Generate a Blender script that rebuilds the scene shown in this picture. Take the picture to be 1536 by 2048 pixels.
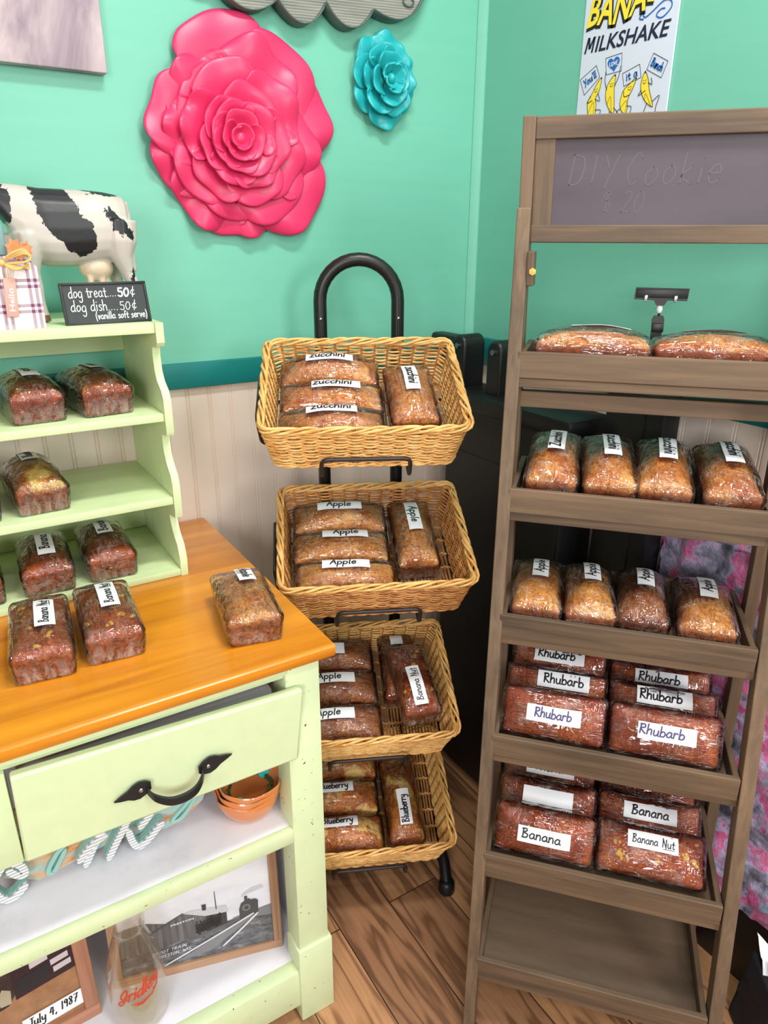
import bpy, bmesh, math, random
from mathutils import Vector, Matrix, noise
R_ = math.radians
sin, cos, PI = math.sin, math.cos, math.pi
for o in list(bpy.data.objects): bpy.data.objects.remove(o)
SC = bpy.context.scene
COL = SC.collection
H = 1.3

# ------------------------------------------------------------------ camera
cam = bpy.data.objects.new('camera', bpy.data.cameras.new('camera')); COL.objects.link(cam)
pitch, roll, yaw = R_(21.08), R_(-.24), R_(31.9)
fw = Vector((0, cos(pitch), -sin(pitch))); rt = Vector((1, 0, 0)); dn = fw.cross(rt)
r2 = cos(roll)*rt + sin(roll)*dn; d2 = -sin(roll)*rt + cos(roll)*dn
m3 = Matrix((r2, -d2, -fw)).transposed()
cam.matrix_world = Matrix.Translation((0, 0, H)) @ (Matrix.Rotation(-yaw, 3, 'Z') @ m3).to_4x4()
cam.data.sensor_fit = 'VERTICAL'; cam.data.sensor_height = 36; cam.data.sensor_width = 27
cam.data.lens = 1416/2048*36
cam.data.clip_start = .02
SC.camera = cam

# ------------------------------------------------------------------ world, lights, exposure
w = bpy.data.worlds.new('room_light'); SC.world = w; w.use_nodes = True
w.node_tree.nodes['Background'].inputs[0].default_value = (1, .97, .94, 1)
w.node_tree.nodes['Background'].inputs[1].default_value = .32
def area(name, loc, target, sx, sy, power, col=(1, 1, 1)):
    l = bpy.data.lights.new(name, 'AREA'); l.shape = 'RECTANGLE'; l.size = sx; l.size_y = sy; l.energy = power; l.color = col
    o = bpy.data.objects.new(name, l); COL.objects.link(o); o.location = loc
    o.rotation_euler = (Vector(target)-Vector(loc)).to_track_quat('-Z', 'Y').to_euler()
    return o
area('added_left_fill', (-1.25, -1.45, 1.6), (.7, .8, .7), .8, .8, 36, (1, .985, .97))  # unseen fill lamp, added at the left to brighten the right wall
area('window_daylight_side', (.85, -1.5, 1.65), (.6, .9, .7), .5, .8, 20, (1, .985, .975))
for lx_, ly_, pw_ in ((-.45, -1.35, 6), (-.45, -.6, 4), (.45, -1.35, 8), (.45, -.6, 8), (.52, .4, 19)):
    area('ceiling_panel_lamp', (lx_, ly_, 2.5), (lx_+.02, ly_+.12, 0), .5, .16, pw_, (1, .97, .93))
SC.view_settings.view_transform = 'Standard'
SC.view_settings.look = 'None'
SC.view_settings.gamma = 1
SC.view_settings.use_curve_mapping = False
SC.view_settings.exposure = .12
SC.cycles.use_denoising = True
SC.cycles.max_bounces = 10
SC.cycles.transparent_max_bounces = 24
SC.cycles.sample_clamp_indirect = 8

# ------------------------------------------------------------------ materials
def lin(c):
    out = []
    for v in c[:3]:
        v /= 255.0
        out.append(v/12.92 if v <= .04045 else ((v+.055)/1.055)**2.4)
    return (*out, 1)
class NT:
    def __init__(s, name):
        s.m = bpy.data.materials.new(name); s.m.use_nodes = True; s.t = s.m.node_tree
        s.b = s.t.nodes['Principled BSDF']; s.out = s.t.nodes['Material Output']
    def n(s, typ, **kw):
        x = s.t.nodes.new(typ)
        for k, v in kw.items():
            if k[0] == '_': setattr(x, k[1:], v)
            else:
                kk = int(k[1:]) if k[0] == 'i' and k[1:].isdigit() else k.replace('__', ' ')
                s.put(x.inputs[kk], v)
        return x
    def put(s, sock, v):
        if isinstance(v, bpy.types.NodeSocket): s.t.links.new(v, sock)
        else: sock.default_value = v
    def obj(s, scale=(1, 1, 1), rot=(0, 0, 0), rnd=True):
        tc = s.n('ShaderNodeTexCoord'); mp = s.n('ShaderNodeMapping', i0=tc.outputs['Object'])
        mp.inputs['Scale'].default_value = scale; mp.inputs['Rotation'].default_value = rot
        if rnd:
            oi = s.n('ShaderNodeObjectInfo'); mu = s.n('ShaderNodeMath', _operation='MULTIPLY', i0=oi.outputs['Random'], i1=37.0)
            s.t.links.new(mu.outputs[0], mp.inputs['Location'])
        return mp.outputs[0]
    def noise(s, vec, scale, detail=4, rough=.55, dist=0):
        return s.n('ShaderNodeTexNoise', Vector=vec, Scale=scale, Detail=detail, Roughness=rough, Distortion=dist).outputs[0]
    def ramp(s, fac, stops, interp='LINEAR'):
        r = s.n('ShaderNodeValToRGB', i0=fac); r.color_ramp.interpolation = interp
        e = r.color_ramp.elements
        while len(e) < len(stops): e.new(.5)
        for i, (p, c) in enumerate(stops):
            e[i].position = p; e[i].color = c if len(c) == 4 and max(c) <= 1 else lin(c)
        return r.outputs[0]
    def mix(s, f, a, b, mode='MIX'):
        x = s.n('ShaderNodeMix', _data_type='RGBA', _blend_type=mode)
        s.put(x.inputs[0], f); s.put(x.inputs[6], a if not isinstance(a, tuple) or max(a) <= 1 else lin(a)); s.put(x.inputs[7], b if not isinstance(b, tuple) or max(b) <= 1 else lin(b))
        return x.outputs[2]
    def math(s, op, a, b=0.0, clamp=False):
        x = s.n('ShaderNodeMath', _operation=op, i0=a, i1=b); x.use_clamp = clamp
        return x.outputs[0]
    def bump(s, h, strength=.3, dist=.002, normal=None):
        x = s.n('ShaderNodeBump', Height=h, Strength=strength, Distance=dist)
        if normal is not None: s.t.links.new(normal, x.inputs['Normal'])
        return x.outputs[0]
    def fin(s, col=None, rough=None, normal=None, **kw):
        if col is not None: s.put(s.b.inputs['Base Color'], lin(col) if isinstance(col, tuple) and max(col) > 1 else col)
        if rough is not None: s.put(s.b.inputs['Roughness'], rough)
        if normal is not None: s.put(s.b.inputs['Normal'], normal)
        for k, v in kw.items(): s.put(s.b.inputs[k.replace('__', ' ')], v)
        return s.m
BW = [(.0, (0, 0, 0, 1)), (1, (1, 1, 1, 1))]
def bw(a, b): return [(a, (0, 0, 0, 1)), (b, (1, 1, 1, 1))]
def plain(name, col, rough=.5, bumps=None, var=.06, **kw):
    t = NT(name); v = t.obj()
    n = t.noise(v, 18, 4)
    c = t.mix(n, tuple(max(0, x*(1-var)) for x in col), tuple(min(255, x*(1+var)) for x in col))
    nm = t.bump(t.noise(t.obj(), bumps[0], 4), bumps[1], bumps[2]) if bumps else None
    return t.fin(c, rough, nm, **kw)
def paint(name, col, rough=.45, streak=(60, 60, 4), chips=None, var=.05, wear=None):
    t = NT(name)
    n = t.noise(t.obj(streak), 1, 4)
    c = t.mix(n, tuple(x*(1-var) for x in col), tuple(min(255, x*(1+var)) for x in col))
    if wear:
        wn = t.ramp(t.noise(t.obj((1, 1, 1)), 9, 6, .65), bw(.56, .72)); c = t.mix(t.math('MULTIPLY', wn, .55), c, wear)
    if chips:
        cn = t.ramp(t.noise(t.obj((90, 90, 90)), 1, 3, .6), bw(.70, .72)); c = t.mix(cn, c, chips)
    return t.fin(c, rough, t.bump(n, .12, .001))
def wood(name, cols, axis, rough=.55, stretch=5, dens=90, bmp=.25, knots=None, coat=0):
    t = NT(name)
    sc = [dens]*3; sc[axis] = stretch
    g = t.noise(t.obj(tuple(sc)), 1, 7, .6, .5)
    sc2 = [14]*3; sc2[axis] = 1.6
    g2 = t.noise(t.obj(tuple(sc2)), 1, 3, .5, .8)
    c = t.ramp(g, [(.25, cols[0]), (.5, cols[1]), (.78, cols[2])])
    big = t.ramp(g2, [(.3, tuple(x*.74 for x in cols[0])), (.7, tuple(min(255, x*1.1) for x in cols[2]))])
    c = t.mix(.38, c, big)
    if knots:
        sk = [9]*3; sk[axis] = 4
        vor = t.n('ShaderNodeTexVoronoi', Vector=t.obj(tuple(sk)), Scale=1.0)
        k = t.ramp(vor.outputs['Distance'], [(.04, (1, 1, 1, 1)), (.12, (0, 0, 0, 1))]); c = t.mix(t.math('MULTIPLY', k, .8), c, knots)
    return t.fin(c, rough, t.bump(g, bmp, .001), Coat__Weight=coat, Coat__Roughness=.15)

M = {}
M['mint'] = paint('mint_wall_paint', (112, 187, 164), .42, (3, 3, 60), var=.02)
M['teal'] = paint('teal_rail_paint', (14, 118, 116), .4, (4, 4, 60), var=.05)
M['bead'] = paint('cream_beadboard_paint', (228, 212, 199), .45, (40, 40, 4), var=.02)
M['green'] = paint('lime_green_paint', (214, 229, 183), .42, (40, 40, 40), var=.03)
M['greenchip'] = paint('lime_green_paint_chipped', (214, 229, 183), .42, (40, 40, 40), chips=(60, 52, 46), var=.03)
M['hutchgreen'] = paint('lime_green_paint_worn_shaded', (208, 225, 174), .45, (6, 60, 60), wear=(184, 206, 164), var=.04)  # same green paint with wear, base darkened for the shade on the rack
M['inwhite'] = paint('chalky_white_paint', (226, 224, 232), .55, (20, 30, 30), wear=(196, 192, 206), var=.03)
LW = [(66, 52, 41), (98, 79, 61), (132, 107, 82)]
for ax, k in enumerate('xyz'): M['lad'+k] = wood('weathered_brown_wood_'+k, LW, ax, .6, knots=(70, 52, 42))
M['ladpanel'] = wood('tray_floor_wood', [(96, 80, 64), (112, 94, 75), (124, 104, 84)], 0, .6, 8, 50, .08)
M['pine'] = wood('orange_varnished_pine', [(190, 104, 14), (226, 138, 24), (236, 156, 38)], 0, .34, 3, 40, .05, knots=(168, 84, 14), coat=.35)
M['oakframe'] = wood('oak_picture_frame', [(150, 110, 84), (188, 146, 114), (206, 168, 136)], 0, .5, 6, 160, .3)
M['oakframez'] = wood('oak_picture_frame_upright', [(150, 110, 84), (188, 146, 114), (206, 168, 136)], 2, .5, 6, 160, .3)
M['black'] = plain('black_powder_coat', (20, 20, 22), .38, (300, .1, .0005))
M['blackplastic'] = plain('black_moulded_plastic', (17, 18, 19), .42, (200, .1, .0005))
M['iron'] = plain('black_iron', (24, 27, 30), .45, (120, .25, .001))
M['wire'] = plain('dark_bronze_wire', (42, 34, 34), .4)
M['steel'] = plain('zinc_steel', (190, 190, 195), .25, Metallic=1.0)
M['brass'] = plain('brass', (190, 150, 80), .3, Metallic=1.0)
M['white'] = plain('white_paper', (240, 242, 246), .5, var=.01)
M['ink'] = plain('black_marker_ink', (22, 20, 30), .5, var=.02)
M['inkp'] = plain('violet_marker_ink', (66, 58, 110), .5, var=.02)
M['chalk'] = plain('white_chalk_marker', (238, 238, 238), .7, var=.02)
M['slate'] = plain('black_chalkboard', (38, 40, 44), .5, (60, .05, .0005), .12)
def board():
    t = NT('grey_violet_chalkboard')
    n = t.noise(t.obj((5, 5, 9)), 1, 6, .6)
    c = t.ramp(n, [(.3, (72, 64, 72)), (.7, (90, 80, 89))])
    f = t.noise(t.obj((400, 400, 400)), 1, 3)
    return t.fin(t.mix(t.math('MULTIPLY', f, .25), c, (94, 86, 94)), .62)
M['board'] = board()
M['chalkghost'] = plain('faint_chalk_ghost', (96, 87, 95), .7, var=.03)
def floor_mat():
    t = NT('wood_plank_floor')
    v = t.obj((1, 1, 1), (0, 0, R_(90)), rnd=False)
    br = t.n('ShaderNodeTexBrick', Vector=v, Color1=lin((212, 162, 114)), Color2=lin((140, 102, 78)), Mortar=lin((70, 48, 36)), Scale=1.0)
    br.inputs['Mortar Size'].default_value = .0012; br.inputs['Brick Width'].default_value = .92; br.inputs['Row Height'].default_value = .118; br.inputs['Bias'].default_value = -.15
    br.offset = .37
    off = t.n('ShaderNodeVectorMath', _operation='MULTIPLY', i0=br.outputs['Color'], i1=(30, 30, 30))
    mp = t.n('ShaderNodeVectorMath', _operation='ADD', i0=t.obj((13, 1.7, 13), rnd=False), i1=off.outputs[0])
    d = t.noise(mp.outputs[0], .9, 3, .5)
    rings = t.n('ShaderNodeMath', _operation='SINE', i0=t.math('MULTIPLY', d, 62.0)).outputs[0]
    rr = t.ramp(t.math('MULTIPLY_ADD', rings, .5), [(.0, (40, 26, 20)), (.25, (150, 120, 100)), (.8, (200, 186, 170))])
    rr = t.ramp(t.math('ADD', t.math('MULTIPLY', rings, .5), .5), [(.0, (.32, .27, .24, 1)), (.22, (.72, .68, .66, 1)), (.7, (1, 1, 1, 1))])
    fine = t.ramp(t.noise(t.obj((220, 6, 220), rnd=False), 1, 5, .6), [(.3, (.62, .6, .58, 1)), (.65, (1, 1, 1, 1))])
    c = t.mix(.75, br.outputs['Color'], rr, 'MULTIPLY'); c = t.mix(.6, c, fine, 'MULTIPLY')
    tint = t.ramp(t.noise(t.obj((5, .8, 5), rnd=False), 1, 3), [(.35, (.92, .86, .92, 1)), (.65, (1.0, .98, .9, 1))])
    c = t.mix(1.0, c, tint, 'MULTIPLY'); c = t.mix(1.0, c, (1.0, 1.0, 1.0, 1), 'MULTIPLY')
    return t.fin(c, .42, t.bump(fine, .1, .001))
M['floor'] = floor_mat()
def wicker(name, cs):
    t = NT(name)
    n = t.noise(t.obj((45, 45, 140)), 1, 5, .6)
    c = t.ramp(n, [(.28, cs[0]), (.5, cs[1]), (.75, cs[2])])
    return t.fin(c, .42, t.bump(n, .2, .0006))
M['wickerA'] = wicker('golden_wicker', [(190, 122, 54), (240, 188, 110), (252, 220, 154)])
M['wickerB'] = wicker('toasted_wicker', [(140, 78, 36), (206, 142, 78), (236, 186, 112)])
M['rim'] = wicker('pale_wicker_rim', [(196, 132, 64), (232, 180, 104), (244, 204, 140)])
M['stake'] = wicker('brown_wicker_stakes', [(138, 88, 44), (186, 132, 76), (214, 164, 104)])
def foam(name, c1, c2):
    t = NT(name)
    n = t.noise(t.obj((14, 14, 14)), 1, 3); c = t.mix(n, c1, c2)
    fine = t.noise(t.obj((300, 300, 300)), 1, 2)
    return t.fin(c, .38, t.bump(fine, .06, .0005), Subsurface__Weight=.12, Subsurface__Radius=(.01, .004, .004), Subsurface__Scale=.5)
M['rose'] = foam('pink_foam_petal', (218, 40, 94), (230, 58, 110))
M['bluefl'] = foam('turquoise_foam_petal', (22, 160, 168), (44, 184, 186))
def bread(name, crust, side, speck, crumb=None, crumb_amt=(.6, .66)):
    t = NT(name)
    v = t.obj()
    n = t.noise(v, 24, 6, .65); f = t.noise(v, 210, 5, .75)
    vor = t.n('ShaderNodeTexVoronoi', Vector=t.n('ShaderNodeVectorMath', _operation='ADD', i0=v, i1=t.n('ShaderNodeVectorMath', _operation='SCALE', i0=t.n('ShaderNodeTexNoise', Vector=v, Scale=90.0).outputs['Color'], Scale=.012).outputs[0]).outputs[0], Scale=150.0, _feature='DISTANCE_TO_EDGE')
    crack = t.ramp(vor.outputs['Distance'], [(.0, (1, 1, 1, 1)), (.10, (0, 0, 0, 1))])
    top = t.ramp(n, [(.32, crust[0]), (.5, crust[1]), (.7, crust[2])])
    spots = t.math('MULTIPLY', t.ramp(f, bw(.50, .62)), .8)
    top = t.mix(spots, top, speck)
    top = t.mix(t.math('MULTIPLY', crack, t.math('MULTIPLY', t.ramp(t.noise(v, 40, 3), bw(.4, .6)), .55)), top, tuple(x*.8 for x in speck))
    if crumb:
        cm = t.ramp(t.noise(v, 19, 5, .6, .4), bw(*crumb_amt)); top = t.mix(cm, top, crumb)
    tc = t.n('ShaderNodeTexCoord'); sp = t.n('ShaderNodeSeparateXYZ', i0=tc.outputs['Object'])
    sd = t.ramp(t.noise(v, 90, 6, .75), [(.34, tuple(x*.66 for x in side)), (.66, side)])
    z = t.math('ADD', sp.outputs['Z'], t.math('MULTIPLY', t.math('SUBTRACT', n, .5), .022))
    k = t.n('ShaderNodeMapRange', i0=z, i1=.034, i2=.044)
    c = t.mix(k.outputs[0], sd, top)
    return t.fin(c, .65, t.bump(t.math('ADD', t.math('MULTIPLY', n, .5), t.math('SUBTRACT', t.math('MULTIPLY', f, .5), t.math('MULTIPLY', crack, .15))), .8, .004))
BR = {}
BR['zucchini'] = bread('zucchini_bread', [(178, 88, 28), (216, 138, 58), (232, 170, 92)], (184, 92, 50), (132, 68, 24), (236, 180, 104), (.58, .7))
BR['apple'] = bread('apple_bread', [(184, 102, 38), (226, 156, 74), (242, 188, 110)], (196, 112, 64), (142, 80, 34), (248, 204, 134), (.58, .7))
BR['appledark'] = bread('dark_apple_bread', [(128, 66, 28), (174, 102, 50), (202, 138, 78)], (136, 66, 34), (96, 52, 24))
BR['banana'] = bread('banana_bread', [(128, 46, 12), (176, 76, 24), (202, 108, 42)], (196, 98, 54), (108, 40, 14))
BR['rhubarb'] = bread('rhubarb_bread', [(142, 56, 20), (188, 90, 36), (212, 122, 58)], (186, 86, 60), (114, 40, 20), (224, 172, 90), (.65, .71))
BR['blueberry'] = bread('blueberry_bread', [(166, 80, 20), (206, 122, 40), (222, 146, 58)], (190, 98, 54), (134, 66, 26), (250, 216, 128), (.53, .6))
def wrapmat():
    t = NT('cling_film')
    def ridge(vec, dist, p):
        n = t.noise(vec, 1, 2, .5, dist)
        r = t.math('SUBTRACT', 1.0, t.math('ABSOLUTE', t.math('MULTIPLY', t.math('SUBTRACT', n, .5), 4.0)), True)
        return t.math('POWER', r, p)
    a = ridge(t.obj((20, 150, 80), (.25, .1, .85)), .4, 7.0)
    b = ridge(t.obj((150, 26, 70), (.1, .3, -.55)), .4, 7.0)
    c = ridge(t.obj((26, 140, 70), (.2, .5, -.5)), .4, 7.0)
    pa = t.ramp(t.noise(t.obj((24, 26, 26), (0, .2, .4)), 1, 2), bw(.42, .58)); pb = t.ramp(t.noise(t.obj((22, 28, 28), (.4, .2, 0)), 1, 2), bw(.45, .6))
    h = t.mix(pa, a, t.mix(pb, b, c))
    slow = t.noise(t.obj((32, 60, 55), (.3, .1, .5)), 1, 1.5, .5, .5)
    nm = t.bump(t.math('ADD', t.math('MULTIPLY', h, .34), t.math('MULTIPLY', slow, 1.6)), 1.0, .0026)
    fr = t.n('ShaderNodeFresnel', IOR=1.5, Normal=nm)
    fac = t.n('ShaderNodeMath', _operation='MULTIPLY_ADD', i0=fr.outputs[0], i1=1.35, i2=.008); fac.use_clamp = True
    tr = t.n('ShaderNodeBsdfTransparent'); gl = t.n('ShaderNodeBsdfGlossy', Color=(1, 1, 1, 1), Roughness=.06, Normal=nm)
    m1 = t.n('ShaderNodeMixShader', i0=fac.outputs[0], i1=tr.outputs[0], i2=gl.outputs[0])
    tc = t.n('ShaderNodeTexCoord'); sp = t.n('ShaderNodeSeparateXYZ', i0=tc.outputs['Object'])
    low = t.n('ShaderNodeMapRange', i0=sp.outputs['Z'], i1=.032, i2=.002)
    st = t.ramp(t.noise(t.obj((90, 90, 30), (.2, .4, .3)), 1, 4, .65, .5), bw(.44, .66))
    ends = t.math('POWER', t.math('MINIMUM', t.math('MULTIPLY', t.math('ABSOLUTE', sp.outputs['X']), 12.2), 1.0), 10.0)
    patch = t.ramp(t.noise(t.obj((30, 30, 30), (.7, .2, .1)), 1, 3), bw(.45, .62))
    crease_glint = t.math('MULTIPLY', t.math('MULTIPLY', h, patch), .2)  # whitish film creases, with glints painted in as diffuse white
    hz = t.math('ADD', t.math('MULTIPLY', t.math('MULTIPLY', low.outputs[0], st), t.math('ADD', t.math('MULTIPLY', ends, .56), .05)), crease_glint, True)
    di = t.n('ShaderNodeBsdfDiffuse', Color=lin((244, 232, 224)), Normal=nm)
    m2 = t.n('ShaderNodeMixShader', i0=hz, i1=m1.outputs[0], i2=di.outputs[0])
    t.t.links.new(m2.outputs[0], t.out.inputs[0])
    return t.m
M['wrap'] = wrapmat()
M['nut'] = plain('walnut', (214, 162, 74), .5, (150, .5, .002), .25)

# ------------------------------------------------------------------ mesh helpers
class MB:
    """collects shapes and links them as one mesh object"""
    def __init__(s): s.v = []; s.f = []; s.mi = []; s.cur = 0
    def add(s, vs, fs):
        k = len(s.v); s.v += [Vector(p) for p in vs]; s.f += [[i+k for i in f] for f in fs]; s.mi += [s.cur]*len(fs)
    def box(s, x0, x1, y0, y1, z0, z1, bev=0, mat=None):
        if bev > 0:
            b = bmesh.new(); bmesh.ops.create_cube(b, size=1)
            for q in b.verts: q.co = Vector(((x0+x1)/2+q.co.x*(x1-x0), (y0+y1)/2+q.co.y*(y1-y0), (z0+z1)/2+q.co.z*(z1-z0)))
            bmesh.ops.bevel(b, geom=b.edges[:], offset=bev, segments=2, affect='EDGES', profile=.5)
            b.verts.ensure_lookup_table(); b.verts.index_update()
            vs = [q.co.copy() for q in b.verts]; fs = [[q.index for q in f.verts] for f in b.faces]; b.free()
        else:
            vs = [Vector((x, y, z)) for z in (z0, z1) for y in (y0, y1) for x in (x0, x1)]
            fs = [(0, 2, 3, 1), (4, 5, 7, 6), (0, 1, 5, 4), (2, 6, 7, 3), (0, 4, 6, 2), (1, 3, 7, 5)]
        if mat is not None: vs = [mat @ q for q in vs]
        s.add(vs, fs)
    def hexa(s, p):  # 8 points: 4 bottom loop, 4 top loop
        s.add(p, [(3, 2, 1, 0), (4, 5, 6, 7), (0, 1, 5, 4), (1, 2, 6, 5), (2, 3, 7, 6), (3, 0, 4, 7)])
    def tube(s, pts, r, n=8, closed=False, caps=True):
        pts = [Vector(p) for p in pts]; N = len(pts)
        rs = r if isinstance(r, (list, tuple)) else [r]*N
        tan = []
        for i in range(N):
            if closed: d = pts[(i+1) % N]-pts[i-1]
            else: d = pts[min(i+1, N-1)]-pts[max(i-1, 0)]
            tan.append(d.normalized() if d.length > 1e-9 else Vector((0, 0, 1)))
        up = Vector((0, 0, 1)) if abs(tan[0].z) < .9 else Vector((1, 0, 0))
        nrm = (up-tan[0]*up.dot(tan[0])).normalized()
        vs = []
        for i in range(N):
            if i > 0:
                nrm = nrm-tan[i]*nrm.dot(tan[i])
                nrm = nrm.normalized() if nrm.length > 1e-6 else tan[i].orthogonal().normalized()
            bi = tan[i].cross(nrm)
            for k in range(n):
                a = 2*PI*k/n; vs.append(pts[i]+(nrm*cos(a)+bi*sin(a))*rs[i])
        fs = []
        for i in range(N if closed else N-1):
            j = (i+1) % N
            for k in range(n): fs.append((i*n+k, i*n+(k+1) % n, j*n+(k+1) % n, j*n+k))
        if not closed and caps: fs += [tuple(range(n-1, -1, -1)), tuple((N-1)*n+k for k in range(n))]
        s.add(vs, fs)
    def lathe(s, prof, n=32, c=(0, 0, 0), fn=None):
        vs = []; c = Vector(c)
        for i, (r, z) in enumerate(prof):
            for k in range(n):
                a = 2*PI*k/n; p = Vector((r*cos(a), r*sin(a), z))
                if fn: p = fn(p, a, i)
                vs.append(p+c)
        fs = []
        for i in range(len(prof)-1):
            for k in range(n): fs.append((i*n+k, i*n+(k+1) % n, (i+1)*n+(k+1) % n, (i+1)*n+k))
        s.add(vs, fs)
    def prism(s, poly, f0, f1):
        """poly: 2-D outline, f0/f1 map (a,b) to the two faces"""
        n = len(poly)
        vs = [Vector(f0(*p)) for p in poly]+[Vector(f1(*p)) for p in poly]
        fs = [tuple(range(n-1, -1, -1)), tuple(range(n, 2*n))]
        for i in range(n): j = (i+1) % n; fs.append((i, j, n+j, n+i))
        s.add(vs, fs)
    def ell(s, c, r, n=12, m=8, rot=None):
        vs = []; fs = []; c = Vector(c)
        for i in range(m+1):
            t = PI*i/m
            for k in range(n):
                a = 2*PI*k/n; p = Vector((r[0]*sin(t)*cos(a), r[1]*sin(t)*sin(a), r[2]*cos(t)))
                vs.append((rot @ p if rot else p)+c)
        for i in range(m):
            for k in range(n): fs.append((i*n+k, (i+1)*n+k, (i+1)*n+(k+1) % n, i*n+(k+1) % n))
        s.add(vs, fs)
    def grid(s, f, nu, nv):
        vs = [Vector(f(i/nu, j/nv)) for j in range(nv+1) for i in range(nu+1)]
        fs = [(j*(nu+1)+i, j*(nu+1)+i+1, (j+1)*(nu+1)+i+1, (j+1)*(nu+1)+i) for j in range(nv) for i in range(nu)]
        s.add(vs, fs)
    def build(s, name, mat, parent=None, smooth=True, ang=35, fix=True):
        me = bpy.data.meshes.new(name); me.from_pydata(s.v, [], s.f)
        mats = mat if isinstance(mat, list) else [mat]
        for m in mats: me.materials.append(m)
        if len(mats) > 1: me.polygons.foreach_set('material_index', s.mi)
        if fix:
            b = bmesh.new(); b.from_mesh(me); bmesh.ops.recalc_face_normals(b, faces=b.faces[:]); b.to_mesh(me); b.free()
        if smooth:
            me.polygons.foreach_set('use_smooth', [True]*len(me.polygons))
            me.set_sharp_from_angle(angle=R_(ang))
        o = bpy.data.objects.new(name, me); COL.objects.link(o)
        if parent is not None: o.parent = parent
        return o
def tag(o, label=None, cat=None, group=None, kind=None):
    for k, v in (('label', label), ('category', cat), ('group', group), ('kind', kind)):
        if v: o[k] = v
    return o
def thing(name, label, cat, M4=None, group=None):
    o = bpy.data.objects.new(name, None); COL.objects.link(o); o.empty_display_size = .03
    o.matrix_world = M4 if M4 is not None else Matrix.Identity(4)
    return tag(o, label, cat, group)
def struct(name, mb, mat, **kw): return tag(mb.build(name, mat, **kw), kind='structure')
def T(x, y, z, rz=0, rx=0, ry=0):
    return Matrix.Translation((x, y, z)) @ Matrix.Rotation(R_(rz), 4, 'Z') @ Matrix.Rotation(R_(ry), 4, 'Y') @ Matrix.Rotation(R_(rx), 4, 'X')
def catmull(pts, k=5, closed=False):
    P = [Vector(p) for p in pts]; n = len(P); out = []
    rng = range(n) if closed else range(n-1)
    for i in rng:
        p1, p2 = P[i], P[(i+1) % n]
        p0 = P[i-1] if (closed or i > 0) else p1*2-p2
        p3 = P[(i+2) % n] if (closed or i+2 < n) else p2*2-p1
        for j in range(k):
            t = j/k
            out.append(.5*((2*p1)+(p2-p0)*t+(2*p0-5*p1+4*p2-p3)*t*t+(3*p1-p0-3*p2+p3)*t**3))
    if not closed: out.append(P[-1])
    return out

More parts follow.
